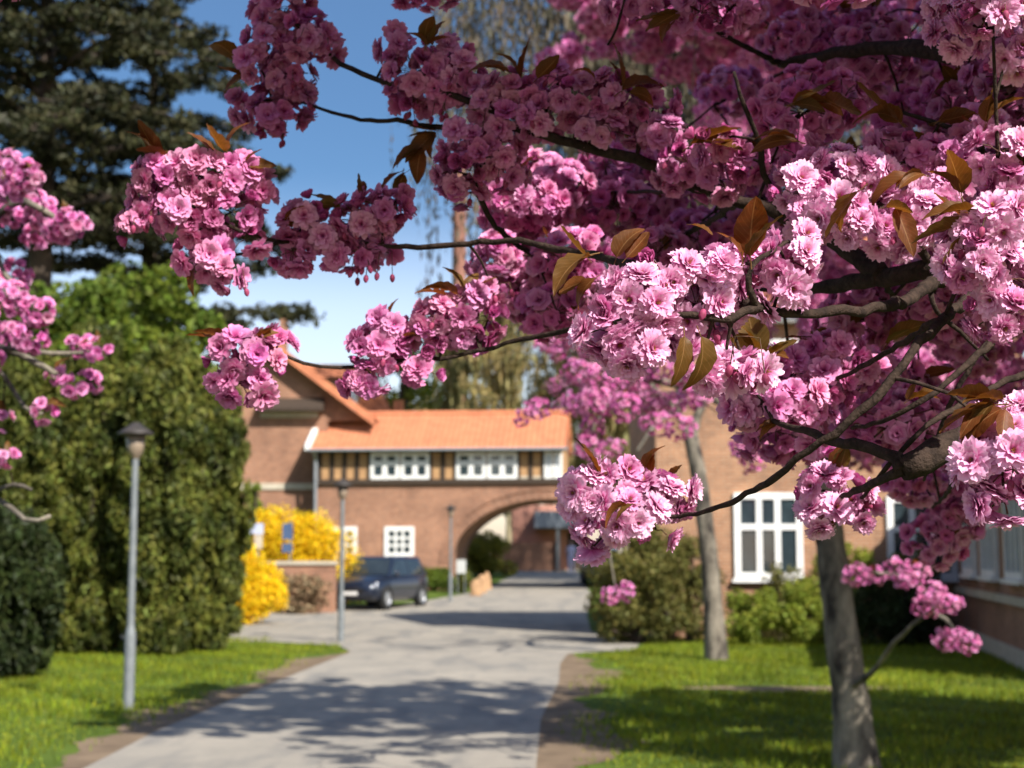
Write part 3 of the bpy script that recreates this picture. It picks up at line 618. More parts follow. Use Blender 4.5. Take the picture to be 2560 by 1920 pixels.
# ------------------------------------------------------------------ cars
def car(label, loc, rz, paint, ground_z, group=None):
    t = thing('parked_car', label, 'car', (loc[0], loc[1], ground_z), rz, group, local=True)
    pm, tt, b, _ = newmat('car_paint'); v = objco(tt)
    tt.links.new(mixc(tt, noise(tt, 4, vec=v), paint, tuple(x * 0.85 for x in paint)), b.inputs['Base Color']); b.inputs['Roughness'].default_value = 0.3; b.inputs['Metallic'].default_value = 0.2; b.inputs['Coat Weight'].default_value = 0.7
    black = simple('car_black', (0.015, 0.015, 0.016), None, 5, 0.6); rub = simple('tyre_rubber', (0.02, 0.02, 0.02), None, 8, 0.85); gl = glassmat('car_glass', (0.015, 0.02, 0.022)); rim = simple('alloy', (0.45, 0.46, 0.48), None, 8, 0.35, metal=0.7)
    # x forward; stations: x, half width, deck height, floor
    st = [(-2.02, 0.66, 0.78, 0.42), (-1.97, 0.78, 0.95, 0.30), (-1.7, 0.86, 0.99, 0.24), (-1.0, 0.88, 0.98, 0.22), (0, 0.88, 0.96, 0.22), (0.75, 0.88, 0.98, 0.22), (1.2, 0.87, 0.95, 0.22), (1.6, 0.85, 0.88, 0.24), (1.88, 0.78, 0.78, 0.27), (2.02, 0.62, 0.66, 0.36)]
    V, F = [], []
    for x_, w_, hd, fl in st:
        half = [(0, fl), (w_ * 0.86, fl), (w_ * 0.97, fl + 0.10), (w_, (fl + hd) / 2), (w_ * 0.985, hd - 0.12), (w_ * 0.90, hd), (w_ * 0.45, hd + 0.025)]
        ring = half + [(0, hd + 0.035)] + [(-a, z) for a, z in reversed(half[1:])]
        V += [(x_, a, z) for a, z in ring]
    m = 14
    for i in range(len(st) - 1):
        for j in range(m): F.append((i * m + j, (i + 1) * m + j, (i + 1) * m + (j + 1) % m, i * m + (j + 1) % m))
    F.append(tuple(range(m))); F.append(tuple((len(st) - 1) * m + i for i in range(m - 1, -1, -1)))
    body = obj('body', V, F, pm, t, smooth=True)
    # cabin: pillars and roof as one shell, glass set into it
    cb = [(-1.85, 0.80, 0.96), (1.02, 0.80, 0.96), (0.35, 0.62, 1.50), (-1.55, 0.62, 1.52)]
    MB().add([(x_, s * w_, z) for s in (-1, 1) for x_, w_, z in cb] + [(-1.45, -0.55, 1.56), (0.25, -0.55, 1.545), (0.25, 0.55, 1.545), (-1.45, 0.55, 1.56)],
             [(0, 1, 2, 3), (7, 6, 5, 4), (1, 5, 6, 2), (4, 0, 3, 7), (3, 2, 9, 8), (6, 7, 11, 10), (2, 6, 10, 9), (7, 3, 8, 11), (8, 9, 10, 11)]).build('roof', pm, t)
    def q(pts, name):   # glass panel with thickness, proud of the shell
        pts = [Vector(p) for p in pts]; n = (pts[1] - pts[0]).cross(pts[2] - pts[0]).normalized()
        if n.dot(sum(pts, Vector()) / 4 - Vector((-0.5, 0, 1.1))) < 0: n = -n
        MB().add([p - n * 0.01 for p in pts] + [p + n * 0.012 for p in pts], [(0, 1, 2, 3), (4, 7, 6, 5), (0, 4, 5, 1), (1, 5, 6, 2), (2, 6, 7, 3), (3, 7, 4, 0)]).build(name, gl, t)
    q([(0.96, -0.72, 1.01), (0.96, 0.72, 1.01), (0.40, 0.56, 1.455), (0.40, -0.56, 1.455)], 'windscreen')
    q([(-1.82, -0.70, 1.05), (-1.82, 0.70, 1.05), (-1.60, 0.56, 1.44), (-1.60, -0.56, 1.44)], 'rear_window')
    for s in (-1, 1):
        q([(-0.42, s * 0.788, 1.0), (0.80, s * 0.788, 1.0), (0.28, s * 0.645, 1.43), (-0.42, s * 0.645, 1.43)], 'side_window')
        q([(-1.60, s * 0.788, 1.0), (-0.52, s * 0.788, 1.0), (-0.52, s * 0.645, 1.43), (-1.42, s * 0.645, 1.43)], 'side_window')
        MB().lathe([(0, 0.06), (0.07, 0.05), (0.10, 0), (0.07, -0.05), (0, -0.06)], (0.72, s * 0.93, 1.05), 10, axis='y').build('mirror', pm, t, smooth=True)
        hl = MB().add([(1.93, s * 0.42, 0.60), (1.80, s * 0.76, 0.64), (1.72, s * 0.77, 0.80), (1.88, s * 0.44, 0.75), (1.99, s * 0.42, 0.60), (1.86, s * 0.79, 0.64), (1.76, s * 0.80, 0.80), (1.93, s * 0.44, 0.76)],
                 [(0, 1, 2, 3), (4, 7, 6, 5), (0, 4, 5, 1), (1, 5, 6, 2), (2, 6, 7, 3), (3, 7, 4, 0)]).build('headlight', simple('headlight_lens', (0.75, 0.77, 0.8), None, 9, 0.15), t)
        for xw in (-1.28, 1.28):
            wh = MB().lathe([(0.20, -0.10), (0.30, -0.10), (0.325, -0.06), (0.325, 0.06), (0.30, 0.10), (0.20, 0.10)], (xw, s * 0.80, 0.325), 22, axis='y').build('tyre', rub, t, smooth=True)
            MB().lathe([(0.0, 0.09 * s), (0.06, 0.092 * s), (0.19, 0.075 * s), (0.205, 0.105 * s), (0.205, -0.1 * s)], (xw, s * 0.80, 0.325), 22, axis='y').build('rim', rim, wh)
            MB().lathe([(0.335, 0.075 * s), (0.375, 0.08 * s), (0.375, 0.0)], (xw, s * 0.815, 0.335), 22, axis='y').build('wheel_arch', black, t)
    MB().box((1.90, -0.45, 0.50), (2.035, 0.45, 0.63)).build('grille', black, t)
    MB().box((1.85, -0.70, 0.29), (2.00, 0.70, 0.40)).build('bumper_lip', black, t)
    MB().box((2.03, -0.26, 0.43), (2.045, 0.26, 0.53)).build('number_plate', M['white'], t)
    return t
cc = P(968, HZ, 47.2)
car('dark navy hatchback parked by the forsythia in front of the gatehouse', (P(948, HZ, 46.6).x, 46.6), R(-90 - 20), (0.010, 0.015, 0.03), gz(46.6))
cc = P(1530, HZ, 66)
car('light blue car parked beyond the arch, half hidden by the bush', (3.9, 66.0), R(-90), (0.10, 0.20, 0.40), gz(66))
# ------------------------------------------------------------------ person walking beyond the arch
def person(px, Y):
    c = P(px, HZ, Y); z0 = gz(Y) + 0.01
    t = thing('person', 'person in pale lavender tunic and trousers walking up the road beyond the arch', 'person', (c.x, Y, z0))
    J = [(0, 0, 0.95, .145, .11), (0, 0.01, 1.12, .13, .10), (0, 0.01, 1.32, .17, .115), (0, 0, 1.44, .10, .08), (0, -0.01, 1.51, .052, .055), (0, -0.02, 1.58, .075, .09), (0, -0.02, 1.67, .075, .095), (0, -0.01, 1.735, .045, .06)]
    E = [(i, i + 1) for i in range(7)]
    def chain(start, pts):
        p = start
        for q in pts: J.append(q); E.append((p, len(J) - 1)); p = len(J) - 1
        return p
    for s, sw in ((-1, 0.14), (1, -0.16)):
        chain(0, [(s * 0.10, 0, 0.88, .095, .10), (s * 0.10, -sw * 0.5, 0.50, .065, .07), (s * 0.10, -sw * 0.5 + (0.16 if sw < 0 else -0.02), 0.10, .045, .05), (s * 0.11, -sw * 0.5 + (0.16 if sw < 0 else -0.02) - 0.09, 0.045, .04, .035), (s * 0.11, -sw * 0.5 + (0.16 if sw < 0 else -0.02) - 0.17, 0.04, .038, .03)])
        hnd = chain(2, [(s * 0.175, 0.01, 1.39, .06, .06), (s * 0.225, sw * 0.2, 1.13, .043, .043), (s * 0.235, sw * 0.9 - .03, 0.90, .03, .03), (s * 0.235, sw * 1.05 - .03, 0.83, .032, .02)])
        for k_ in range(4): chain(hnd, [(s * 0.235 + (k_ - 1.5) * 0.004, sw * 1.1 - .03 + (k_ - 1.5) * 0.02, 0.79, .009, .009), (s * (0.23), sw * 1.12 - .03 + (k_ - 1.5) * 0.021, 0.745 + abs(k_ - 1.5) * .006, .008, .008)])
        chain(hnd, [(s * 0.215, sw * 1.05 - .065, 0.80, .010, .010), (s * 0.205, sw * 1.05 - .075, 0.765, .009, .009)])
    me = bpy.data.meshes.new('body'); me.from_pydata([j[:3] for j in J], E, []); me.update()
    o = bpy.data.objects.new('body_src', me); COL.objects.link(o)
    md = o.modifiers.new('s', 'SKIN'); 
    for i, j in enumerate(J): me.skin_vertices[0].data[i].radius = (j[3], j[4])
    me.skin_vertices[0].data[0].use_root = True
    o.modifiers.new('d', 'SUBSURF').levels = 2
    dg = bpy.context.evaluated_depsgraph_get(); me2 = bpy.data.meshes.new_from_object(o.evaluated_get(dg)); bpy.data.objects.remove(o)
    skin = simple('skin', (0.45, 0.26, 0.18), None, 20, 0.6); cl = simple('lavender_cloth', (0.60, 0.60, 0.78), (0.52, 0.52, 0.72), 8, 0.9); shoe = simple('white_shoe', (0.6, 0.6, 0.6), None, 8, 0.6)
    for m_ in (cl, skin, shoe): me2.materials.append(m_)
    for p in me2.polygons:
        cz = p.center; p.use_smooth = True
        p.material_index = 1 if cz.z > 1.47 or (abs(cz.x) > 0.19 and cz.z < 0.90 and cz.z > 0.7) or (abs(cz.x) > .19 and 0.88 < cz.z < 1.08) else 2 if cz.z < 0.09 else 0
    body = link('body', me2, t); 
    hr = MB()
    hr.lathe([(0.0, 0.115), (0.05, 0.105), (0.085, 0.06), (0.095, 0.0), (0.09, -0.06), (0.075, -0.10)], (0, 0.015, 1.665), 14)
    hair = obj('hair', hr.V + np.array([0, 0, 0]) if False else hr.V, hr.F, simple('brown_hair', (0.10, 0.055, 0.03), None, 30, 0.6), None, smooth=True)
    hair.parent = t
    fm = MB()
    for s in (-1, 1): fm.lathe([(0, 0.008), (0.010, 0), (0, -0.008)], (s * 0.03, -0.112, 1.64), 8)
    fm.lathe([(0, 0.03), (0.012, 0.0), (0.016, -0.02), (0, -0.028)], (0, -0.118, 1.605), 8)
    f_ = obj('face_features', fm.V, fm.F, simple('eye_dark', (0.2, 0.11, 0.08), None, 20, 0.5), None); f_.parent = t
    return t
person(1428, 80)

# ------------------------------------------------------------------ background trees
def bigtree(name, label, px, Y, top, halfw, mat, n, leaf, trunk_r, barkm, z_lo=0.3, group='trees beyond the gatehouse', nb=16, strands=0, asp=0.5, up=None, clr=(0.10, 0.22), base=None):
    c = P(px, HZ, Y); c.z = gz(Y); H = P(px, top, Y).z - c.z; RW = halfw * Y / FPX
    t = thing(name, label, 'tree', c, group=group); mb = MB(); tips = []
    tp = spline([c + Vector((0, 0, -0.1)), c + Vector((random.uniform(-.02, .02) * H, 0, H * 0.4)), c + Vector((random.uniform(-.04, .04) * H, 0, H * 0.93))], H / 10)
    mb.tube(tp, [trunk_r * (1 - 0.85 * i / (len(tp) - 1)) for i in range(len(tp))], 9)
    trunk = mb.build('trunk', M[barkm], t, smooth=True)
    lm = MB(); cs = []
    for i in range(nb):
        v = z_lo + (0.95 - z_lo) * (i + random.random() * .6) / nb; p = tp[min(len(tp) - 1, int(v / 0.93 * (len(tp) - 1)))]
        a = i * 2.4 + random.uniform(-.4, .4); ln = RW * (math.sin(math.pi * min(1, (v - z_lo) / (1 - z_lo) * 0.8 + 0.2)) * 0.75 + 0.25) * random.uniform(.7, 1.05)
        e = p + Vector((math.cos(a) * ln, math.sin(a) * ln, H * random.uniform(0.06, 0.16))); m_ = p.lerp(e, .5) + Vector((0, 0, H * 0.035))
        pts = spline([p, m_, e], H / 12); lm.tube(pts, [trunk_r * 0.38 * (1 - .85 * j / (len(pts) - 1)) * (1.2 - v) for j in range(len(pts))], 6)
        for q in pts[len(pts) // 3:]:
            cs.append(q)
            for _ in range(2):
                d_ = Vector((random.gauss(0, 1), random.gauss(0, 1), random.gauss(0, .6))) * RW * 0.16
                lm.tube([q, q + d_ * 0.6 + Vector((0, 0, .02 * H)), q + d_], [trunk_r * 0.07, trunk_r * 0.05, trunk_r * 0.02], 4, cap=False); cs.append(q + d_)
    lm.build('limbs', M[barkm], t)
    rs = [RW * random.uniform(*clr) for _ in cs]
    if strands:
        pts = clump_points(cs, rs, strands); Vs, Fs = [], []
        ln = rng.uniform(0.10, 0.28, strands) * H; wv = 0.012 * np.ones(strands) * (Y / 40)
        for i in range(strands):
            pass
        k_ = 10; j = np.arange(k_) / k_
        allp = (pts[:, None, :] + np.stack([rng.normal(0, .02 * H, strands)[:, None] * j, rng.normal(0, .02 * H, strands)[:, None] * j, -ln[:, None] * j], 2)).reshape(-1, 3)
        V, F, C_ = cards(allp, leaf * 2.2, 0.22, up=((0, 0, -1), 0.8)); ok = allp[:, 2] > gz(Y) + 0.28 * H; V, F, C_ = cards(allp[ok], leaf * 2.2, 0.22, up=((0, 0, -1), 0.8))
        V2, F2, C2 = cards(clump_points(cs, rs, n), leaf, asp); V = np.concatenate([V, V2]); F = np.concatenate([F, F2 + len(C_)]); C_ = np.concatenate([C_, C2])
    else:
        V, F, C_ = cards(clump_points(cs, rs, n), leaf, asp, up=up)
    obj('foliage', V, F, mat, t, col=C_, kind='stuff'); return t
# cedar at upper left: level limbs with flat plates of needles
def cedar(c, H, label, R0=6.0, n=60000, nl=44):
    t = thing('cedar_tree', label, 'tree', c); c = Vector(c)
    MB().tube([c + Vector((0, 0, -.1)), c + Vector((.1, 0, H * .5)), c + Vector((0, 0, H))], [0.42, .3, .05], 10).build('trunk', M['darkbark'], t, smooth=True)
    lm = MB(); C1 = []
    for i in range(nl):
        v = 0.43 + 0.55 * (i + random.random()) / nl; a = i * 2.399 + random.uniform(-.3, .3); ln = R0 * (1.08 - 0.72 * v) * random.uniform(.7, 1.12)
        p = c + Vector((0, 0, H * v)); e = p + Vector((math.cos(a) * ln, math.sin(a) * ln, random.uniform(-.4, .9)))
        pts = spline([p, p.lerp(e, .5) + Vector((0, 0, .35)), e], .5); lm.tube(pts, [0.11 * (1 - .9 * j / (len(pts) - 1)) for j in range(len(pts))], 5)
        sd = Vector((-math.sin(a), math.cos(a), 0))
        for j, q in enumerate(pts[2:]):
            sw = (0.25 + 0.9 * math.sin(math.pi * min(1, (j + 1) / len(pts) + .1))) * ln * 0.2
            for _ in range(3):
                s_ = random.uniform(-1, 1) * sw; cq = q + sd * s_ + Vector((0, 0, random.uniform(-.15, .1)))
                lm.tube([q, cq], [0.02, 0.008], 3, cap=False); C1.append(cq)
    lm.build('limbs', M['darkbark'], t)
    pts = clump_points(C1, [(random.uniform(.2, .55), random.uniform(.2, .55), random.uniform(.12, .32)) for _ in C1], n)
    V, F, C_ = cards(pts, 0.24, 0.4, flat=0.8); obj('foliage', V, F, M['cedar'], t, col=C_, kind='stuff')
cedar((-13.0, 41, 0), 23, 'tall dark cedar with level tiers of branches behind the yews', 7.6, 54000, 70)
cedar((-11.2, 46, 0), 19, 'broad dark cedar standing behind the taller cedar', 6.4, 30000, 48)
# fresh-leaved tree in front of it
shrub('leafy_tree', 'fresh green leafy tree rising above the clipped yews', M['fresh'], (P(330, HZ, 33).x, 33, 0), 2.3, 1.9, 9.2, 18000, 0.21, 60, cat='tree', stems=12, base_w=0.7)
shrub('leafy_tree', 'young green tree overhanging the slim yew by the forsythia', M['fresh'], (P(470, HZ, 29.5).x, 29.8, 0), 1.25, 1.0, 7.0, 7000, 0.2, 40, cat='tree', stems=9, base_w=0.25)
shrub('leafy_tree', 'young green tree overhanging the yews behind the street lamp', M['fresh'], (P(250, HZ, 29.5).x, 29.8, 0), 1.5, 1.0, 7.7, 8000, 0.2, 44, cat='tree', stems=9, base_w=0.25)
shrub('leafy_tree', 'bushy green tree at the frame of the drive, behind the pink blossom sprays', M['fresh'], (P(60, HZ, 34).x, 34, 0), 2.6, 1.9, 8.2, 14000, 0.21, 50, cat='tree', stems=12, base_w=0.7)
def yew(px, Y, top, hw, label, mat, n=15000, group='columnar yews', zb0=0.0, leaf=0.13):
    c = P(px, HZ, Y); c.z = 0; H = P(px, top, Y).z; RW = hw * Y / FPX
    t = thing('yew', label, 'tree', c, group=None)
    prof = lambda v: RW * (0.62 + 0.38 * min(1, v * 2.2)) * math.sqrt(max(0.0, 1 - max(0, v - 0.55) ** 2 / 0.2035))
    lm = MB()
    for i in range(5):
        a = i * 1.3; lm.tube([c + Vector((.1 * math.cos(a), .1 * math.sin(a), -.1)), c + Vector((RW * .35 * math.cos(a), RW * .35 * math.sin(a), H * .5)), c + Vector((RW * .2 * math.cos(a), RW * .2 * math.sin(a), H * .85))], [.09, .06, .02], 6)
    lm.build('stems', M['darkbark'], t)
    # upright sprays: clumps elongated vertically over the surface
    cs, rs = [], []
    for i in range(150):
        v = random.uniform(0.03, 0.97); a = random.uniform(0, 6.283); r = prof(v) * random.uniform(.62, 1.08)
        cs.append((c.x + r * math.cos(a), Y + r * math.sin(a), H * v)); k_ = random.uniform(.10, .24); rs.append((RW * k_, RW * k_, RW * k_ * 1.9))
    P1 = clump_points(cs, rs, n)
    v = rng.uniform(0.02, 0.97, n // 2); a = rng.uniform(0, 6.283, n // 2); r = np.array([prof(q) for q in v]) * rng.uniform(.45, .78, n // 2)
    P2 = np.stack([c.x + r * np.cos(a), Y + r * np.sin(a), H * v], 1)
    P1 = np.concatenate([P1, P2]); P1[:, 2] = np.maximum(P1[:, 2], 0.12)
    V, F, C_ = cards(P1, leaf * 1.15, 0.30, up=((0, 0, 1), 0.5), tint=(.45, 1.6)); V[:, 2] = np.maximum(V[:, 2], 0.01)
    obj('foliage', V, F, mat, t, col=C_, kind='stuff')
yew(528, 27.0, 930, 88, 'slim columnar yew next to the yellow forsythia', M['yew'])
yew(400, 26.2, 850, 125, 'broad columnar yew behind the street lamp on the grass', M['yew'], 19000)
yew(215, 26.6, 800, 125, 'tall columnar yew between the lamp and the dark yew', M['yew'], 19000)
yew(60, 26.0, 860, 120, 'columnar yew behind the low dark yew bush', M['yew'], 17000)
yew(28, 21.5, 1290, 130, 'low dark yew bush at the lawn edge', M['yewdark'], 16000)
shrub('climbing_shrub', 'light green shrub against the gabled house wall', M['lime'], (P(628, HZ, 58).x, 58.5, gz(58)), 0.75, 0.5, 4.6, 4500, 0.14, 26, base_w=0.8)
# behind the gatehouse
shrub('budding_tree', 'pale yellow budding maple behind the gatehouse roof', M['lime'], (P(985, HZ, 78).x, 78, gz(78)), 2.9, 2.0, P(985, 765, 78).z - gz(78), 5200, 0.26, 42, cat='tree', stems=12, base_w=0.35)
for (px, Y, top, hw, n, lab) in ((1130, 108, 790, 130, 5200, 'bare budding willow behind the gatehouse, beside the factory chimney'), (1270, 104, 745, 150, 6500, 'tall olive budding willow behind the gatehouse roof'), (1420, 108, 700, 160, 6500, 'olive brown willow behind the right end of the gatehouse roof'), (1565, 100, 680, 150, 7000, 'tall pale willow in the gap between gatehouse and tan building')):
    bigtree('willow_tree', lab, px, Y, top, hw, M['willow'], n * 2, 0.34, 0.26, 'palebark', 0.25, strands=420, asp=0.35, clr=(.10, .2))
bigtree('weeping_birch', 'large grey weeping birch with fine hanging twigs behind the blossom', 1640, 66, -260, 620, M['birch'], 15000, 0.25, 0.5, 'trunk', 0.50, group=None, nb=44, strands=4200, asp=0.4, clr=(.07, .15))
bigtree('weeping_birch', 'grey weeping birch beyond the right building', 2280, 62, -150, 420, M['birch'], 9000, 0.2, 0.36, 'trunk', 0.34, group=None, nb=26, strands=1500, asp=0.4, clr=(.07, .15))
# shrubs before the right building
shrub('large_shrub', 'big olive green shrub at the road corner before the tan building', M['olive'], (P(1600, HZ, 29.3).x, 29.6, 0), 1.15, 0.9, 2.6, 14000, 0.085, 50, base_w=0.95, stems=10)
shrub('large_shrub', 'loose olive shrub between the grey cherry trunk and the wall', M['olive'], (P(1725, HZ, 29.6).x, 29.9, 0), 0.75, 0.6, 2.1, 5000, 0.08, 28, base_w=0.9, stems=8)
shrub('low_shrub', 'bright lime green low shrub under the left cross window', M['lime'], (P(1890, HZ, 28.6).x, 28.9, 0), 0.62, 0.5, 1.05, 5000, 0.075, 24, base_w=0.95)
shrub('low_shrub', 'lime green low shrub behind the mottled cherry trunk', M['lime'], (P(2010, HZ, 28.6).x, 28.9, 0), 0.6, 0.5, 1.3, 5000, 0.075, 24, base_w=0.95)
shrub('tall_shrub', 'yellow green shrub between the two cross windows', M['lime'], (P(2120, HZ, 29.4).x, 29.8, 0), 0.75, 0.55, 2.1, 6500, 0.08, 30, base_w=0.8)
shrub('tall_shrub', 'thin olive shrub growing up before the left cross window', M['olive'], (P(1955, HZ, 29.9).x, 30.2, 0), 0.5, 0.35, 1.75, 1500, 0.075, 20, base_w=0.6, stems=9)
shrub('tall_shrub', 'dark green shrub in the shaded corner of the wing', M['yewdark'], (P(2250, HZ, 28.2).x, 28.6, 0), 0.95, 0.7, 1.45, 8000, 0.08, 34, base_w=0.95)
shrub('tall_shrub', 'olive shrub climbing in front of the right cross window', M['olive'], (P(2290, HZ, 29.8).x, 30.1, 0), 0.6, 0.4, 2.05, 4000, 0.08, 24, base_w=0.7)

# ================================================================== cherry blossom
C_TIP, C_MID, C_DEEP = np.array([0.88, 0.47, 0.69]), np.array([0.70, 0.175, 0.44]), np.array([0.40, 0.032, 0.17])
def flower(rings, nu, nv, seed, size=0.0245, deep=0.0, fringe=1.0):
    """double cherry flower facing +z: rings of notched, cupped petals. ring = (count, angle at base, angle at tip, length, width)"""
    r = np.random.default_rng(seed); Vs, Fs, Cs = [], [], []; n0 = 0
    for ri, (cnt, t0, t1, L, W) in enumerate(rings):
        ph0 = r.uniform(0, 6.28)
        for k in range(cnt):
            ph = ph0 + 2 * math.pi * k / cnt + r.normal(0, 0.10); a0 = math.radians(t0 + r.normal(0, 5)); a1 = math.radians(t1 + r.normal(0, 11)); l = size * L * r.uniform(.88, 1.1); wd = size * W * r.uniform(.85, 1.12)
            cup = r.uniform(-0.05, 0.35); wav = r.uniform(0.02, 0.10); wph = r.uniform(0, 6.28); skew = r.normal(0, .12)
            v = np.linspace(0, 1, nv + 1); th = a0 + (a1 - a0) * v ** 1.3; ds = l / nv
            rad = np.concatenate([[0], np.cumsum(np.sin((th[1:] + th[:-1]) / 2)) * ds]) + size * 0.05
            up_ = np.concatenate([[0], np.cumsum(np.cos((th[1:] + th[:-1]) / 2)) * ds]) + size * 0.03 * ri
            prof = np.clip(0.22 + 1.25 * v - 0.62 * v ** 2.6, 0, 1) * (1 - 0.16 * v ** 6)
            u = np.linspace(-1, 1, nu + 1)
            tipn = r.uniform(-.075, .075, nu + 1) * fringe - (0.13 * np.exp(-(u / .28) ** 2) + 0.16 * u ** 4) * 1.0
            if nu >= 4: tipn[1::2] -= 0.05 * fringe
            P_ = np.empty((nv + 1, nu + 1, 3))
            for i in range(nv + 1):
                ext = tipn * l * (v[i] ** 3)
                lat = u * wd * prof[i] * 0.5 + skew * l * v[i] ** 2 * .4
                nrm = -cup * (u ** 2) * wd * prof[i] * 0.5 * -1 + wav * wd * np.sin(u * 4.5 + wph + v[i] * 3) * v[i]
                P_[i, :, 0] = rad[i] + ext * math.sin(th[i]) - nrm * math.cos(th[i]); P_[i, :, 1] = lat; P_[i, :, 2] = up_[i] + ext * math.cos(th[i]) + nrm * math.sin(th[i])
            c, s = math.cos(ph), math.sin(ph); X = P_[..., 0] * c - P_[..., 1] * s; Y = P_[..., 0] * s + P_[..., 1] * c
            Vs.append(np.stack([X, Y, P_[..., 2]], -1).reshape(-1, 3))
            idx = np.arange((nv + 1) * (nu + 1)).reshape(nv + 1, nu + 1) + n0; n0 += (nv + 1) * (nu + 1)
            Fs.append(np.stack([idx[:-1, :-1], idx[:-1, 1:], idx[1:, 1:], idx[1:, :-1]], -1).reshape(-1, 4))
            vv = np.repeat(v, nu + 1)[:, None]; uu = np.tile(np.abs(u), nv + 1)[:, None]
            f = np.clip(0.12 + vv * 1.05 + 0.2 * uu * vv + r.normal(0, .08) - 0.05, 0, 1)
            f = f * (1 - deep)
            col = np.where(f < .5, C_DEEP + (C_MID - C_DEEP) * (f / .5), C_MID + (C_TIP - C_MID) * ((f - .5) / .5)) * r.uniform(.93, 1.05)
            Cs.append(col)
    return np.concatenate(Vs).astype(np.float32), np.concatenate(Fs).astype(np.int32), np.concatenate(Cs).astype(np.float32)
OPEN = [(9, 72, 100, 1.04, .70), (9, 58, 90, .98, .64), (8, 44, 76, .86, .56), (5, 26, 58, .62, .46)]
FULL = [(10, 70, 108, 1.04, .68), (10, 56, 88, .98, .62), (9, 44, 74, .88, .56), (7, 32, 60, .74, .5), (5, 14, 44, .52, .42)]
SEMI = [(8, 56, 82, 1.0, .76), (8, 44, 70, .95, .7), (7, 32, 56, .85, .64), (6, 18, 38, .68, .5)]
CUPF = [(6, 42, 34, .85, .95), (6, 32, 22, .82, .9), (5, 22, 12, .74, .8), (5, 12, 2, .64, .66)]
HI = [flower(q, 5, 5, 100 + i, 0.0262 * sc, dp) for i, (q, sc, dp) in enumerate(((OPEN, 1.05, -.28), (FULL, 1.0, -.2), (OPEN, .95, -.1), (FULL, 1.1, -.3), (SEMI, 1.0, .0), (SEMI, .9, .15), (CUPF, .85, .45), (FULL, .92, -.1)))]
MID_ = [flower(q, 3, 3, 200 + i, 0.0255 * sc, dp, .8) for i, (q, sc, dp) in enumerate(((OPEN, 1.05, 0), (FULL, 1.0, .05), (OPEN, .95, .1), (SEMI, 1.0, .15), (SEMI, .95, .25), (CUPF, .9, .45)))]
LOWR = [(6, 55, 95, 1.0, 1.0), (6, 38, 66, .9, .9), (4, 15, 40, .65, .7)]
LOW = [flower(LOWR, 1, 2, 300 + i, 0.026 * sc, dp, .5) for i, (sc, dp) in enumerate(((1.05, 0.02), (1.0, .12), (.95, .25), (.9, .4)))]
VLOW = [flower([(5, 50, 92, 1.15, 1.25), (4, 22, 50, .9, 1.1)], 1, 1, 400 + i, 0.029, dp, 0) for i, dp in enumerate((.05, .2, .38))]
def stamen_mesh():
    Vs, Fs = [], []; n = 0
    for k in range(14):
        a = random.uniform(0, 6.28); t_ = random.uniform(.1, .55); L = random.uniform(.006, .0105); d = Vector((math.cos(a) * math.sin(t_), math.sin(a) * math.sin(t_), math.cos(t_)))
        V, F = tube([(0, 0, .001), d * L, d * (L + .0002), d * (L + .0016)], [.00022, .00018, .0007, .0003], 4); Vs.append(V); Fs.append(F + n); n += len(V)
    return rawmesh('stamens', np.concatenate(Vs), np.concatenate(Fs), M['stamen'])
def leaf_geo(seed, L=0.082, W=0.041):
    r = random.Random(seed); nu, nv = 4, 12; V, F, C_, U = [], [], [], []; fold = r.uniform(.25, .6); curl = r.uniform(-.4, 1.1); tw = r.uniform(-.9, .9)
    for i in range(nv + 1):
        v = i / nv; wv = W * 0.5 * (math.sin(math.pi * v ** 0.85) ** 0.8 if 0 < v < 1 else 0) * (1 - .25 * v) + 0.0006; wv *= (1.0 if i % 2 else .97)
        a = curl * v * 1.3; y = L * (math.sin(a) / (curl * 1.3) if abs(curl) > .02 else v); z = -L * ((1 - math.cos(a)) / (curl * 1.3) if abs(curl) > .02 else 0)
        for j in range(nu + 1):
            u = -1 + 2 * j / nu; x = u * wv; dz = abs(u) * wv * fold + .0015 * math.sin(v * 25 + u * 2) * abs(u)
            cr, sr = math.cos(tw * v), math.sin(tw * v); V.append((x * cr - dz * sr, y, z + dz * cr + x * sr)); U.append((.5 + u * .5, v)); k = r.uniform(.9, 1.1); C_.append((k, k, k))
    F = [(i * (nu + 1) + j, i * (nu + 1) + j + 1, (i + 1) * (nu + 1) + j + 1, (i + 1) * (nu + 1) + j) for i in range(nv) for j in range(nu)]
    # petiole
    b = len(V); pv, pf = tube([(0, -0.014, -.002), (0, -.006, -.001), (0, 0.002, 0)], [.0009, .0008, .0007], 4)
    V += [tuple(p) for p in pv]; F += [tuple(int(q) + b for q in f) for f in pf]; C_ += [(1, 1, 1)] * len(pv); U += [(.5, 0)] * len(pv)
    return np.array(V, dtype=np.float32), np.array(F, dtype=np.int32), np.array(C_, dtype=np.float32), np.array(U, dtype=np.float32)
LEAVES = [leaf_geo(i, random.uniform(.06, .09), random.uniform(.030, .044)) for i in range(12)]
BUDV = MB().lathe([(0.0, -.008), (.0034, -.006), (.0050, -.0015), (.0046, .003), (.0024, .007), (0, .0085)], n=8)

def basis(d, roll):
    d = Vector(d).normalized(); a = d.orthogonal().normalized(); b = d.cross(a); c, s = math.cos(roll), math.sin(roll)
    return np.array([a * c + b * s, b * c - a * s, d]).T          # columns: x, y, z(=d)
def xform(V, p, B, s=1.0): return (V @ (B.T * s).astype(np.float32)) + np.array(p, dtype=np.float32)

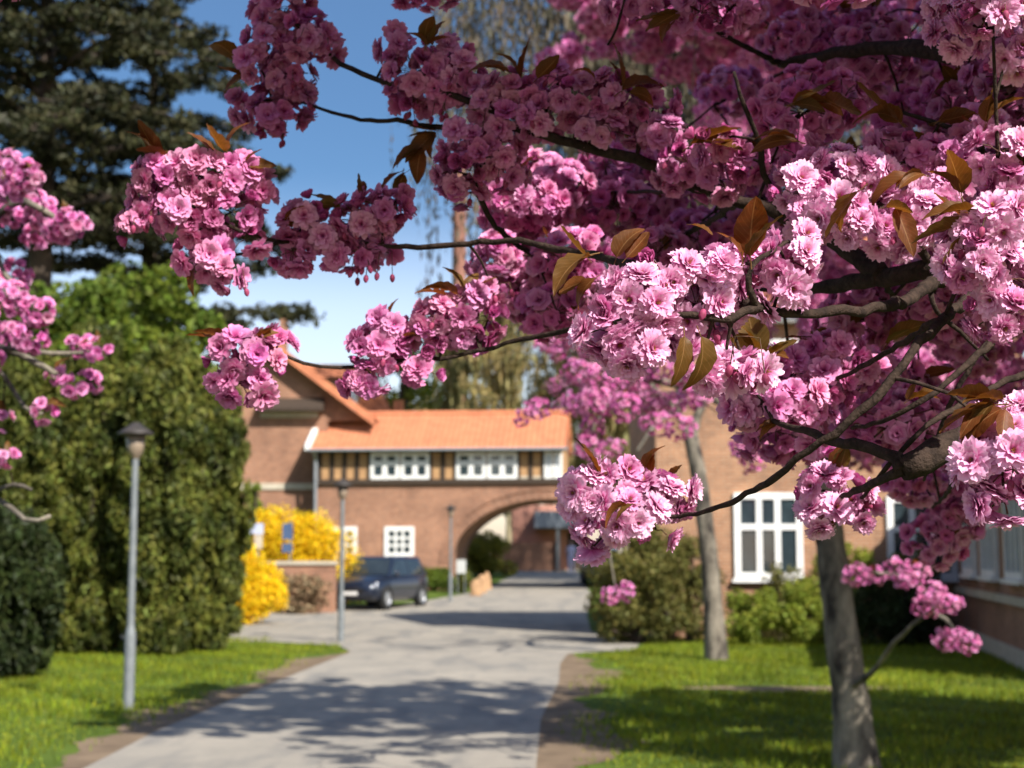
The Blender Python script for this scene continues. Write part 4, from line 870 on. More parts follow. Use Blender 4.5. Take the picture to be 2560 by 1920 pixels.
class Cherry:
    def __init__(s, root): s.root = root; s.fl = []; s.lv = []; s.net = []; s.buds = []; s.stalk = Batch(); s.tw = Batch()
    def branch(s, pts, r0, r1, name='branch', mat='bark', n=7, step=.04, knob=True):
        sp_ = spline(pts, step); k = len(sp_)
        ra = [(r0 + (r1 - r0) * (i / (k - 1)) ** .8) * (1 + (random.uniform(-.08, .16) if knob else 0)) for i in range(k)]
        for i in range(1, k - 1): sp_[i] = sp_[i] + Vector((random.gauss(0, 1), random.gauss(0, 1), random.gauss(0, 1))) * min(.003, ra[i] * .25)
        mb = MB(); mb.tube(sp_, ra, n); mb.build(name, M[mat], s.root, smooth=True); s.net += [(p, r) for p, r in zip(sp_, ra)]
    start = 0
    def nearest(s, c):
        A = s._A if hasattr(s, '_A') and len(s._A) == len(s.net) else np.array([p for p, _ in s.net]); s._A = A
        d = np.linalg.norm(A[s.start:] - np.array(c), axis=1); i = int(d.argmin()); return s.net[i + s.start][0], float(d[i])
    def cluster(s, c, r, hi=1, n=None, spacing=.031, face=(0, -.45, -.05), lit=False, fs=1.0):
        """pompom of flowers round c (radii r), short stalks to its centre, a twig to the nearest branch"""
        c = Vector(c); r = Vector(r if hasattr(r, '__len__') else (r, r, r)); q, d = s.nearest(c)
        if d > .02:
            mid = q.lerp(c, .55) + Vector((0, 0, .12 * d)); pts = spline([q, mid, c], max(.03, d / 6)); k = len(pts); tr = .0022 + .0035 * min(1, d)
            V, F = tube(pts, [tr * (1.25 - .6 * i / (k - 1)) for i in range(k)], 5); s.tw.add(V, F)
            for p in pts[::2]: s.net.append((p, tr)) if d > .15 else None
        area = 4.2 * ((r.x * r.y + r.x * r.z + r.y * r.z) / 3) * 3.14 / 3.14 * 3
        n = n or max(3, int(area / spacing ** 2 * .75)); got = []
        for _ in range(n * 6):
            if len(got) >= n: break
            d_ = Vector((random.gauss(0, 1), random.gauss(0, 1), random.gauss(0, 1))).normalized(); k = random.uniform(.72, 1.08)
            p = c + Vector((d_.x * r.x, d_.y * r.y, d_.z * r.z)) * k
            if any((p - g_).length < spacing * .85 for g_ in got): continue
            got.append(p); f = (d_ + Vector(face) + Vector((random.gauss(0, .25), random.gauss(0, .25), random.gauss(0, .25)))).normalized()
            s.fl.append((p, f, random.uniform(0, 6.28), random.uniform(.86, 1.12) * fs, hi, lit))
            e = p - f * .004; m_ = c.lerp(e, .5) + Vector((0, 0, .004))
            if hi > -1:
                V, F = tube([c + (e - c) * .08, m_, e], [.0009, .0008, .0014], 4); s.stalk.add(V, F)
        return got
    def hang_buds(s, c, n, drop=.04):
        for _ in range(n):
            a = Vector(c) + Vector((random.uniform(-.03, .03), random.uniform(-.02, .02), .02)); e = a + Vector((random.uniform(-.012, .012), random.uniform(-.01, .01), -drop * random.uniform(.8, 1.4)))
            V, F = tube([Vector(c) + Vector((0, 0, .02)), a, e], [.0009, .0008, .001], 4); s.stalk.add(V, F); s.buds.append((e, (e - a).normalized()))
    def leaf(s, p, d, size=1.0, roll=None): s.lv.append((Vector(p), Vector(d).normalized(), random.uniform(-.9, .9) if roll is None else roll, size))
    def spray(s, p, d, n=4, size=1.0, spread=.5):
        for _ in range(n):
            q = Vector(d).normalized() + Vector((random.gauss(0, spread), random.gauss(0, spread * .8), random.gauss(0, spread))); s.leaf(Vector(p) + Vector((random.uniform(-.012, .012), random.uniform(-.012, .012), 0)), q, size * random.uniform(.55, 1.15))
    def finish(s, nparts=300, protos=None, stam=None, mass=MID_, leafparts=260):
        vis = []
        for i, f in enumerate(s.fl):
            x_, y_, dp = proj(f[0]); ins = -20 < x_ < PW + 20 and -20 < y_ < PH + 20
            vis.append((0 if ins and f[4] >= 1 else 1, dp, i))
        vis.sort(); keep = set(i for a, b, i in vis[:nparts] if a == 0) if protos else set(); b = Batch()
        o0 = np.array(ORG[s.root.name])
        for i, (p, f, roll, sc, hi, lit) in enumerate(s.fl):
            B = basis(f, roll)
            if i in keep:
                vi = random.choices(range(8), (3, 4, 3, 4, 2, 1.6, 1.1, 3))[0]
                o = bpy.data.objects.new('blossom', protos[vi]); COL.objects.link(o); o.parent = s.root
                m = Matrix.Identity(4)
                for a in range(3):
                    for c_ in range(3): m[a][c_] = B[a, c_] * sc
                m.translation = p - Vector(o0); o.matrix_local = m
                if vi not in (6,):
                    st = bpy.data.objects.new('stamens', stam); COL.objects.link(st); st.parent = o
            else:
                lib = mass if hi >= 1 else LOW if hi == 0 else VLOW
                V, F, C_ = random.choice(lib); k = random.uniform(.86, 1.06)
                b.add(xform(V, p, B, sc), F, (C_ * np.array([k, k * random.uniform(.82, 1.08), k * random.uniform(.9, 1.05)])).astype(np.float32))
        if b.n: b.build('blossom_mass', M['petal'], s.root, smooth=True, kind='stuff')
        if s.stalk.n: s.stalk.build('flower_stalks', M['stalk'], s.root, kind='stuff')
        if s.tw.n: s.tw.build('twigs', M['bark'], s.root, smooth=True, kind='stuff')
        lb = []; rest = Batch(); uvr = []
        order = sorted(range(len(s.lv)), key=lambda i: (0 if -30 < proj(s.lv[i][0])[0] < PW + 30 and -30 < proj(s.lv[i][0])[1] < PH + 30 else 1, s.lv[i][0].y))
        for rank, i in enumerate(order):
            p, d, roll, sz = s.lv[i]; up_ = Vector((0, -.25, 1)); x_ = d.cross(up_)
            x_ = x_.normalized() if x_.length > 1e-3 else Vector((1, 0, 0)); z_ = x_.cross(d); c_, s_ = math.cos(roll), math.sin(roll)
            X, Z = x_ * c_ + z_ * s_, z_ * c_ - x_ * s_; m = Matrix(((X.x, d.x, Z.x), (X.y, d.y, Z.y), (X.z, d.z, Z.z)))
            if rank < leafparts and protos:
                o = bpy.data.objects.new('leaf', leafm[i % 12]); COL.objects.link(o); o.parent = s.root; mm = (m * sz).to_4x4(); mm.translation = p - Vector(o0); o.matrix_local = mm
            else:
                V, F, C_, U = LEAVES[i % 12]; rest.add(xform(V, p, np.array(m), sz), F, C_); uvr.append(U)
        if rest.n: rest.build('leaf_mass', M['leaf'], s.root, kind='stuff', uv=np.concatenate(uvr))
        for p, d in s.buds:
            o = bpy.data.objects.new('bud', budm); COL.objects.link(o); o.parent = s.root
            mm = Matrix(basis(d, 0).tolist()).to_4x4(); mm.translation = p - Vector(o0); o.matrix_local = mm
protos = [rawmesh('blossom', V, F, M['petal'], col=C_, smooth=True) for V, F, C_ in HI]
stam = stamen_mesh()
leafm = [rawmesh('leaf', V, F, M['leaf'], col=C_, uv=U, smooth=True) for V, F, C_, U in LEAVES]
budm = rawmesh('bud', BUDV.V, BUDV.F, M['bud'], smooth=True)

# ------------------------------------------------------------------ foreground cherry, trunk just outside the frame on the right
TA = Vector((1.72, 2.75, 0))
ra = thing('cherry_tree', 'flowering pink cherry whose sharp blossom branches reach over the road', 'tree', TA)
A_ = Cherry(ra)
fork = TA + Vector((-.06, -.03, 1.62))
A_.branch([TA + Vector((.02, 0, -.12)), TA + Vector((.01, .01, .12)), TA + Vector((-.03, 0, .9)), fork], .175, .125, 'trunk', 'trunk', 14, .08)
low0 = P(2700, 1010, 2.42); up0 = P(2700, 560, 2.55); top0 = P(2760, 60, 2.75)
A_.branch([fork + Vector((.02, 0, -.1)), fork.lerp(low0, .5) + Vector((0, 0, .05)), low0, P(2480, 1075, 2.22), P(2400, 1100, 2.18), P(2256, 1174, 2.14)], .062, .018, 'branch', step=.03)
A_.branch([fork + Vector((0, .02, -.05)), fork.lerp(up0, .5) + Vector((.04, .02, .06)), up0, P(2480, 640, 2.42), P(2338, 668, 2.4), P(2206, 690, 2.5), P(2011, 726, 2.75)], .06, .010, 'branch', step=.03)
A_.branch([fork + Vector((.02, .02, -.05)), fork.lerp(top0, .5) + Vector((.08, .02, .1)), top0, P(2450, 130, 2.75), P(2200, 120, 3.0), P(1950, 160, 3.3)], .06, .008, 'branch', step=.04)
A_.branch([P(2256, 1174, 2.14), P(2237, 1150, 2.15), P(2130, 1112, 2.2), P(2011, 1080, 2.3), P(1933, 1052, 2.4)], .011, .004, step=.02)
A_.branch([P(2256, 1174, 2.14), P(2200, 1200, 2.2), P(2120, 1235, 2.35), P(2060, 1262, 2.5)], .008, .003, step=.02)
A_.branch([P(2480, 640, 2.42), P(2420, 745, 2.2), P(2361, 796, 2.1), P(2283, 873, 2.04), P(2206, 978, 2.02), P(2089, 1080, 2.03), P(1992, 1146, 2.06), P(1933, 1196, 2.1), P(1817, 1259, 2.24), P(1700, 1290, 2.36), P(1600, 1290, 2.4)], .0105, .003, step=.02)
A_.branch([P(2700, 790, 2.5), P(2520, 830, 2.3), P(2430, 900, 2.25), P(2342, 978, 2.22), P(2225, 1045, 2.25), P(2130, 1070, 2.35)], .010, .003, step=.02)
A_.branch([P(2361, 796, 2.1), P(2283, 842, 2.2), P(2200, 890, 2.3), P(2136, 928, 2.4), P(2060, 960, 2.5)], .006, .003, step=.02)
A_.branch([P(2640, 900, 2.4), P(2500, 960, 2.3), P(2400, 1010, 2.25), P(2300, 1080, 2.2), P(2200, 1190, 2.25), P(2150, 1250, 2.4)], .007, .0025, step=.02)
A_.branch([P(2560, 760, 2.5), P(2460, 870, 2.4), P(2400, 960, 2.4), P(2340, 1100, 2.45), P(2310, 1200, 2.6)], .006, .0025, step=.02)
A_.branch([P(2338, 668, 2.4), P(2330, 760, 2.35), P(2400, 830, 2.4), P(2470, 900, 2.45)], .005, .0025, step=.02)
A_.branch([P(2353, 694, 2.38), P(2270, 750, 2.2), P(2182, 770, 2.05), P(2000, 785, 1.97), P(1887, 768, 1.92), P(1830, 795, 1.9), P(1730, 790, 1.9), P(1630, 800, 1.92)], .012, .0045, step=.02)
A_.branch([P(1887, 768, 1.92), P(1875, 720, 1.9), P(1880, 660, 1.9), P(1945, 620, 1.92)], .005, .003, step=.015)
A_.branch([P(2206, 690, 2.5), P(2100, 610, 2.6), P(1953, 540, 2.7), P(1855, 502, 2.72), P(1747, 467, 2.75), P(1589, 400, 2.75), P(1402, 346, 2.75), P(1278, 315, 2.76), P(1188, 257, 2.78), P(1075, 225, 2.8), P(939, 198, 2.84), P(850, 156, 2.88), P(780, 95, 2.9), P(715, 40, 2.92)], .017, .0035, step=.025)
A_.branch([P(1278, 330, 2.76), P(1200, 330, 2.8), P(1138, 319, 2.84), P(1052, 315, 2.86), P(990, 299, 2.88), P(943, 303, 2.9), P(855, 288, 2.93), P(747, 253, 2.95), P(680, 250, 2.96)], .0065, .003, step=.02)
A_.branch([P(1964, 544, 2.7), P(1918, 459, 2.6), P(1894, 350, 2.55), P(1852, 241, 2.5), P(1835, 180, 2.5)], .008, .003, step=.02)
A_.branch([P(1950, 160, 3.3), P(1760, 60, 2.9), P(1620, -40, 2.7), P(1562, 0, 2.65), P(1542, 70, 2.65), P(1519, 113, 2.66)], .007, .0025, step=.02)
A_.branch([P(1887, 768, 1.92), P(1760, 730, 2.1), P(1600, 670, 2.35), P(1500, 645, 2.5), P(1394, 622, 2.6), P(1297, 603, 2.66), P(1200, 607, 2.7), P(1076, 618, 2.74), P(955, 614, 2.78), P(830, 600, 2.8), P(700, 603, 2.78), P(599, 576, 2.72), P(510, 530, 2.7), P(420, 510, 2.7)], .0105, .003, step=.025)
A_.branch([P(700, 603, 2.78), P(640, 630, 2.75), P(560, 640, 2.72)], .004, .0025, step=.02)
A_.branch([P(1188, 480, 2.8), P(1230, 555, 2.9), P(1278, 599, 3.0), P(1336, 638, 3.1), P(1500, 700, 3.3), P(1800, 720, 3.0), P(2011, 726, 2.75)], .006, .004, step=.025)
A_.branch([P(1278, 315, 2.76), P(1220, 390, 2.76), P(1188, 480, 2.8)], .005, .003, step=.02)
A_.branch([P(1830, 795, 1.9), P(1700, 790, 2.1), P(1560, 800, 2.4), P(1457, 815, 2.6), P(1394, 830, 2.68), P(1297, 850, 2.74), P(1200, 877, 2.76), P(1103, 897, 2.78), P(1006, 900, 2.78), P(947, 908, 2.78), P(850, 920, 2.76), P(760, 908, 2.74), P(690, 880, 2.72), P(630, 890, 2.72)], .0075, .003, step=.025)
A_.branch([P(1855, 502, 2.72), P(1760, 560, 3.1), P(1660, 600, 3.5), P(1560, 560, 3.9)], .008, .004, step=.03)
A_.branch([P(1747, 467, 2.75), P(1600, 480, 3.2), P(1440, 470, 3.6), P(1340, 440, 3.7)], .006, .003, step=.03)
A_.branch([P(2338, 668, 2.4), P(2250, 560, 2.35), P(2150, 470, 2.4), P(2050, 400, 2.5)], .008, .003, step=.025)
A_.branch([up0, P(2500, 430, 2.5), P(2400, 330, 2.55), P(2250, 280, 2.6)], .010, .003, step=.03)
A_.branch([P(2206, 690, 2.5), P(2250, 760, 2.9), P(2350, 800, 3.3), P(2450, 800, 3.5)], .006, .003, step=.03)
A_.branch([P(2480, 1075, 2.22), P(2420, 1150, 2.6), P(2370, 1230, 3.2), P(2330, 1270, 3.8)], .007, .003, step=.03)

def CL(px, py, rx, ry, Y, lit=True, hi=1, spacing=.0345):
    k = Y / FPX; r = (rx * k, (rx + ry) * .5 * k, ry * k); c = P(px, py, Y + r[1] * .3); LITC.append((c, lit)); A_.cluster(c, r, hi, None, spacing, lit=lit)
    if random.random() < .42: A_.hang_buds(c + Vector((random.uniform(-.6, .6) * r[0], -.8 * r[1], -.55 * r[2])), random.choice((1, 2, 2)), .022)
    return c
LITC = []
near = [ # px, py, rx, ry, depth, sunlit
 (1590,770,105,80,1.88,1),(1530,830,75,60,1.88,1),(1580,880,85,45,1.86,1),(1660,700,80,60,1.9,1),(1740,760,75,70,1.92,1),(1800,700,60,60,1.93,1),(1850,670,60,50,1.93,1),(1700,810,60,60,1.95,1),(1790,780,60,50,1.96,1),
 (1965,660,65,60,1.93,1),(1950,730,70,50,1.93,1),(1985,610,50,45,1.95,1),(1760,905,60,40,1.92,1),(1810,930,65,35,1.92,1),(1865,930,60,35,1.95,1),
 (2490,560,90,70,2.0,0),(2450,650,95,70,2.0,1),(2520,700,80,80,2.0,1),(2500,790,90,60,2.0,1),(2410,610,70,50,2.02,0),
 (2500,1090,75,60,1.92,1),(2460,1160,75,70,1.9,1),(2535,1170,80,80,1.88,1),(2510,1255,80,50,1.9,1),(2550,1060,60,60,1.95,1),
 (1460,1235,70,52,2.38,1),(1540,1200,70,46,2.4,1),(1560,1285,88,56,2.36,1),(1650,1250,66,56,2.4,1),(1690,1230,46,50,2.42,1),(1500,1320,56,38,2.38,1),(1485,1365,34,20,2.38,1),(1640,1325,48,28,2.38,1),
 (2050,1225,55,50,2.4,1),(2130,1235,65,50,2.4,1),(2060,1290,60,35,2.4,1),(2160,1275,45,40,2.4,1),
 (1900,1010,85,55,2.45,1),(1990,1000,75,55,2.45,1),(1960,940,75,60,2.5,1),(2060,960,70,60,2.5,1),(2090,880,75,50,2.5,1),(2030,1040,60,40,2.5,1),(2140,930,60,60,2.6,1),(1860,960,50,45,2.45,1),(2050,1090,45,35,2.55,0),
 (400,450,75,50,2.68,1),(500,440,85,55,2.68,1),(590,440,70,55,2.7,1),(380,530,60,50,2.7,1),(470,540,90,65,2.68,1),(580,530,75,55,2.7,1),(650,470,35,60,2.72,1),(510,640,65,60,2.7,1),(560,690,50,35,2.7,1),(610,600,45,45,2.72,0),(330,560,30,50,2.7,1),
 (760,560,70,50,2.78,1),(730,630,50,45,2.78,1),(820,600,70,55,2.78,1),(900,560,75,65,2.78,1),(960,530,65,60,2.78,1),(990,500,35,50,2.8,1),(880,640,60,30,2.78,1),(950,630,40,25,2.8,1),(770,520,45,30,2.8,1),
 (590,890,70,50,2.7,1),(650,900,60,60,2.7,1),(600,960,65,40,2.7,1),(545,935,35,40,2.7,1),(695,860,36,42,2.74,1),(650,980,40,20,2.7,1),
 (920,870,40,45,2.76,1),(970,820,45,55,2.76,1),(960,890,50,40,2.76,1),(930,945,50,30,2.76,1),(900,960,35,20,2.76,1),(1090,800,55,50,2.76,1),(1060,860,45,55,2.76,1),(1170,780,65,55,2.76,1),(1220,800,50,55,2.78,1),(1230,720,30,45,2.78,1),(1180,835,60,30,2.78,1),(1050,930,50,18,2.76,1),
 (690,20,65,45,2.9,0),(770,90,70,60,2.9,0),(680,110,60,50,2.92,0),(650,170,55,60,2.94,0),(720,190,60,60,2.94,0),(620,270,50,50,2.95,0),(690,290,70,45,2.95,0),(750,250,45,40,2.95,0),(730,10,60,40,2.9,0),(820,120,30,30,2.9,0),
 (985,130,35,60,2.83,0),(1030,180,75,70,2.82,0),(1110,150,65,55,2.82,0),(1150,200,55,60,2.8,0),(1030,240,60,35,2.83,0),(1100,230,60,40,2.82,0),
 (1230,250,65,50,2.78,0),(1290,230,70,60,2.76,0),(1290,310,75,45,2.76,0),(1370,290,75,60,2.75,0),(1450,250,80,70,2.74,0),(1530,250,75,70,2.74,0),(1510,330,80,50,2.74,0),(1600,300,70,65,2.74,0),(1640,260,55,60,2.74,0),(1400,200,60,35,2.75,0),(1660,350,55,50,2.72,0),
 (1150,350,55,50,2.78,0),(1190,410,75,50,2.78,0),(1140,430,50,60,2.78,0),(1250,380,60,45,2.78,0),(1160,490,65,25,2.8,0),(1270,440,45,35,2.8,0),
 (1720,410,80,45,2.68,0),(1690,440,60,40,2.7,1),(1800,450,65,45,2.65,0),(1850,400,65,55,2.6,0),(1780,360,55,45,2.6,0),
 (2000,480,70,50,2.3,0),(2080,530,70,55,2.25,0),(2020,560,70,50,2.3,0),(2140,570,65,45,2.25,0),(2220,590,75,45,2.3,0),(2180,450,70,50,2.35,0),(2100,420,80,55,2.35,0),(2000,400,70,50,2.45,0),(2290,540,70,50,2.3,0),(2350,500,70,50,2.35,0),(2340,400,75,50,2.4,0),(2240,370,60,45,2.45,0),(2430,440,70,50,2.4,0),(2500,380,70,60,2.3,0),(2450,330,70,45,2.45,0),(2520,470,60,50,2.3,0),
 (1750,30,85,45,2.6,0),(1660,20,75,40,2.65,0),(1560,10,60,35,2.7,0),(1840,10,70,30,2.6,0),(1800,60,50,20,2.6,0),
 (2480,30,90,60,2.2,0),(2400,80,70,50,2.3,0),(2530,130,60,50,2.3,0),(2400,10,80,40,2.3,0),
]
for a in near: CL(a[0], a[1], a[2] * .92, a[3] * .92, a[4], bool(a[5]) and not (a[0] < 1020 and a[1] < 700 and random.random() < .8) and not (a[0] > 2380 and a[1] < 820 and random.random() < .5))
def region(x0, y0, x1, y1, Y0, Y1, n, rr=(.045, .075), hi=0, lit=False, spacing=.036):
    for _ in range(n):
        Y = random.uniform(Y0, Y1); c = P(random.uniform(x0, x1), random.uniform(y0, y1), Y); r = random.uniform(*rr)
        LITC.append((c, lit)); A_.cluster(c, (r * random.uniform(.9, 1.4), r, r * random.uniform(.7, 1)), hi, None, spacing, lit=lit)
region(1960, 230, 2560, 600, 2.6, 3.3, 19); region(1700, 0, 2560, 270, 2.9, 4.4, 20); region(1520, 360, 1990, 640, 3.2, 4.2, 18)
region(2060, 640, 2560, 860, 2.9, 3.7, 12); region(1900, 880, 2330, 1090, 2.8, 3.4, 11); region(1270, 400, 1540, 560, 3.3, 4.0, 9); region(1290, 640, 1460, 780, 3.0, 3.5, 8); region(2180, 1020, 2560, 1130, 2.8, 3.5, 6); region(1640, 540, 1860, 670, 3.3, 4.0, 8)
for q in ((2330, 1225), (2290, 1190), (2385, 1290), (2420, 1235), (2350, 1340)): region(q[0] - 8, q[1] - 8, q[0] + 8, q[1] + 8, 3.6, 3.9, 1, (.05, .065))
for q in ((1330, 520), (1400, 470), (1290, 560), (1350, 440), (1240, 650), (1330, 690), (1400, 700), (1310, 740)): region(q[0] - 8, q[1] - 8, q[0] + 8, q[1] + 8, 3.2, 3.5, 1, (.05, .065), 1, True, .031)
# leaves: px, py, depth, direction in the picture (dx right, dy up), count, size
def LF(px, py, Y, dx, dy, n=3, size=1.0, dz=-.25, spread=.28): A_.spray(P(px, py, Y), (dx, dz, dy), n, size, spread)
for a in ((1075,110,2.78,.1,1,2,1.0),(1060,120,2.78,-.5,.8,1,1.0),(1080,115,2.78,.8,.7,2,.9),(1270,185,2.74,-.6,.7,2,1.1),(1330,200,2.72,.9,.6,1,1.1),(1300,190,2.74,.2,.7,2,.9),(1540,220,2.7,0,1,2,1.3),(1560,230,2.7,1,.25,2,1.2),(1500,200,2.7,-.5,.8,1,.9),
  (1470,640,1.9,-.9,.35,3,1.05),(1565,640,1.9,.1,1,2,1.1),(1480,700,1.9,-.7,-.4,2,.9),(1880,640,1.86,.15,1,2,1.15),(1870,650,1.86,-.4,.8,1,1.0),(1730,840,1.85,-.5,-.9,1,1.05),(1775,840,1.85,.1,-1,1,1.1),(1720,560,2.1,1,.1,1,1.0),
  (1880,900,2.3,-.5,.8,3,1.1),(1900,910,2.3,.6,.5,3,1.1),(2490,1000,1.9,-1,.25,3,1.35),(2480,1010,1.9,-.9,-.35,3,1.35),(2500,1020,1.88,-.8,-.7,2,1.2),(2420,540,2.0,-.9,.35,3,1.2),(2440,560,2.0,-.9,-.25,2,1.2),(2400,480,2.1,-.4,.8,2,1.1),
  (430,400,2.68,-.8,.4,3,1.05),(400,395,2.68,-.1,1,3,.95),(560,380,2.68,.1,1,2,1.1),(600,410,2.68,1,.15,2,1.0),(545,400,2.68,-.8,.5,2,.9),(480,660,2.7,-.6,-.8,1,.9),(840,520,2.78,-.8,.25,2,.9),(910,490,2.78,.1,1,2,.9),(730,570,2.78,-.5,.8,1,.9),
  (640,850,2.7,.8,.4,2,.9),(560,850,2.72,-.9,.1,2,1.1),(1130,740,2.76,-.8,.4,2,.95),(1160,730,2.76,.1,1,2,1.0),(1180,720,2.76,.5,.8,1,.9),(1020,840,2.76,.8,.4,1,.9),(960,790,2.78,0,1,1,.9),(930,880,2.78,-.7,.6,1,.8),
  (1090,330,2.86,-.9,-.1,4,1.05),(1060,370,2.86,-.8,-.5,4,1.0),(1000,430,2.86,-.5,-.6,3,.8),(620,190,2.95,-.9,.2,2,1.0),(600,150,2.95,-.7,.5,1,.9),
  (1500,1190,2.38,-.4,.9,2,.85),(1610,1180,2.4,.3,.9,2,.95),(1580,1260,2.3,-.8,-.1,2,.85),(1680,1190,2.42,.4,.8,1,.9),
  (1970,260,2.5,.9,.2,3,1.2),(2050,250,2.5,.8,-.1,2,1.2),(1740,360,2.6,.9,.1,3,1.1),(2000,350,2.4,-.8,.3,2,1.1),(2250,300,2.4,-.7,.5,3,1.1),(2350,300,2.4,.7,.3,3,1.1),(2130,480,2.2,-.5,-.8,2,1.1),(2230,520,2.2,.5,-.8,2,1.0),(2300,440,2.3,-.9,-.2,3,1.1),(2460,300,2.3,.2,1,3,1.2),
  (2100,1180,2.4,.2,.9,2,.8),(2110,1260,2.4,-.5,-.5,2,.7),(2210,860,2.5,.6,.8,2,1.0),(2050,870,2.5,-.3,.9,2,.9),(1950,1050,2.4,-.5,-.5,2,.8),(2280,1000,2.4,.5,.6,3,.8),(1700,30,2.6,-.7,-.6,3,1.0)): LF(*a)
for c, lit in LITC[len(near):]:
    if random.random() < .55: A_.spray(c + Vector((0, -.02, .04)), (random.gauss(0, 1), -.4, random.gauss(.4, .6)), random.randint(1, 3), 1.0, .4)
for (px, py, Y, n) in ((690, 320, 2.94, 4), (1055, 255, 2.82, 6), (1110, 262, 2.8, 3), (880, 655, 2.77, 5), (940, 650, 2.77, 3), (1180, 300, 2.76, 3), (740, 650, 2.78, 3), (1870, 880, 1.9, 3), (570, 700, 2.7, 2)): A_.hang_buds(P(px, py, Y), n)
# rest of the crown, unseen: shaped to shade upper blossom and spare sunlit clusters
sv = np.array(SUN); lits = np.array([c for c, l in LITC if l])
def blocks(c, rad):
    d = np.array(c) - lits; t_ = d @ sv; perp = np.linalg.norm(d - t_[:, None] * sv, axis=1); return bool(((t_ > 0) & (perp < rad)).any())
A_.start = len(A_.net)
for i in range(16):
    a = i * .8 + .3; e = TA + Vector((math.cos(a) * random.uniform(1.2, 2.2), math.sin(a) * random.uniform(1.0, 1.9), random.uniform(2.7, 4.4)))
    x_, y_, dp = proj(e)
    if dp < .8 or (0 < x_ < PW and 0 < y_ < PH): continue
    A_.branch([fork + Vector((0, 0, -.05)), fork.lerp(e, .5) + Vector((0, 0, .3)), e], .05, .008, step=.1)
def crown(n, lo, hi_, rr):
    k = 0
    for _ in range(n * 12):
        if k >= n: break
        c = Vector((random.uniform(lo[0], hi_[0]), random.uniform(lo[1], hi_[1]), random.uniform(lo[2], hi_[2]))); x_, y_, dp = proj(c); m_ = 190 / max(.3, dp)
        if c.y > .1 and -m_ < x_ < PW + m_ and -m_ < y_ < PH + m_: continue
        if (c - Vector((0, 0, CAMZ))).length < .75: continue
        r = random.uniform(*rr)
        if blocks(c, r * 1.3 + .07): continue
        A_.cluster(c, (r * 1.3, r * 1.3, r), 0, None, .040); k += 1
        if random.random() < .4: A_.spray(c, (random.gauss(0, 1), random.gauss(0, 1), .6), 2)
def shade_spot(c, r):
    x_, y_, dp = proj(c); m_ = 1.5 * r * FPX / max(.3, dp)
    if c.y > .1 and -m_ < x_ < PW + m_ and -m_ < y_ < PH + m_: return False
    if (c - Vector((0, 0, CAMZ))).length < .8: return False
    return not blocks(c, r * 1.25 + .07)
shade = []
for c, l in LITC:                      # added clusters along the sun ray, out of view, to shade each unlit cluster
    if l: continue
    if shade:
        d = np.array(shade) - np.array(c); t_ = d @ sv; perp = np.linalg.norm(d - t_[:, None] * sv, axis=1)
        if int(((t_ > 0) & (perp < .07)).sum()) >= 2: continue
    k = 0
    for _ in range(24):
        q = c + SUN * random.uniform(.5, 3.0) + Vector((random.gauss(0, .02), random.gauss(0, .02), random.gauss(0, .02))); r = random.uniform(.07, .13)
        if q.z < 4.9 and shade_spot(q, r):
            A_.cluster(q, (r * 1.25, r * 1.25, r), 0, None, .038); shade.append(tuple(q)); k += 1
            if random.random() < .5: A_.spray(q, (random.gauss(0, 1), random.gauss(0, 1), .6), 2)
            if k >= 2: break
crown(260, (-1.2, -1.4, 2.5), (2.8, 3.6, 4.4), (.08, .15))
crown(60, (1.5, 1.6, 1.9), (3.4, 4.6, 3.9), (.07, .12))
A_.finish(300, protos, stam)

# ------------------------------------------------------------------ the other cherries
def cherry(label, base, trunkpts, radii, region_fn, n, lists=(), hi=-1, rr=(.07, .16), limbs=(), spacing=.055, lv=.5, sp2=.045, fs=1.0):
    t = thing('cherry_tree', label, 'tree', base, group=None); C_ = Cherry(t)
    sp_ = spline(trunkpts, .12); k = len(sp_); mb = MB()
    rad = np.interp(np.linspace(0, 1, k), np.linspace(0, 1, len(radii)), radii)
    mb.tube(sp_, [r * (1 + random.uniform(-.05, .06)) for r in rad], 14); mb.build('trunk', M['trunk'], t, smooth=True); C_.net += [(p, .02) for p in sp_[k // 2:]]
    for pts, r0, r1 in limbs: C_.branch(pts, r0, r1, 'limb', 'trunk', 8, .12)
    for (c, r) in lists:
        C_.cluster(c, (r * random.uniform(.95, 1.25), r, r * random.uniform(.75, 1.0)), 0 if hi == -1 else hi, None, sp2)
        if random.random() < lv: C_.spray(Vector(c) + Vector((0, 0, r * .6)), (random.gauss(0, .8), -.4, .8), 2, 1.0)
    for _ in range(n):
        c = region_fn()
        if c is None: continue
        r = random.uniform(*rr); C_.cluster(c, (r * 1.25, r * 1.1, r * .85), hi, None, spacing * (1.3 if c[2] > 5.8 and fs == 1 else 1), fs=fs if fs != 1 or c[2] < 5.8 else 2.0)
        if random.random() < lv * .6: C_.spray(Vector(c) + Vector((0, 0, r * .5)), (random.gauss(0, 1), -.3, .7), 2, 1.0)
    C_.finish(0); return t
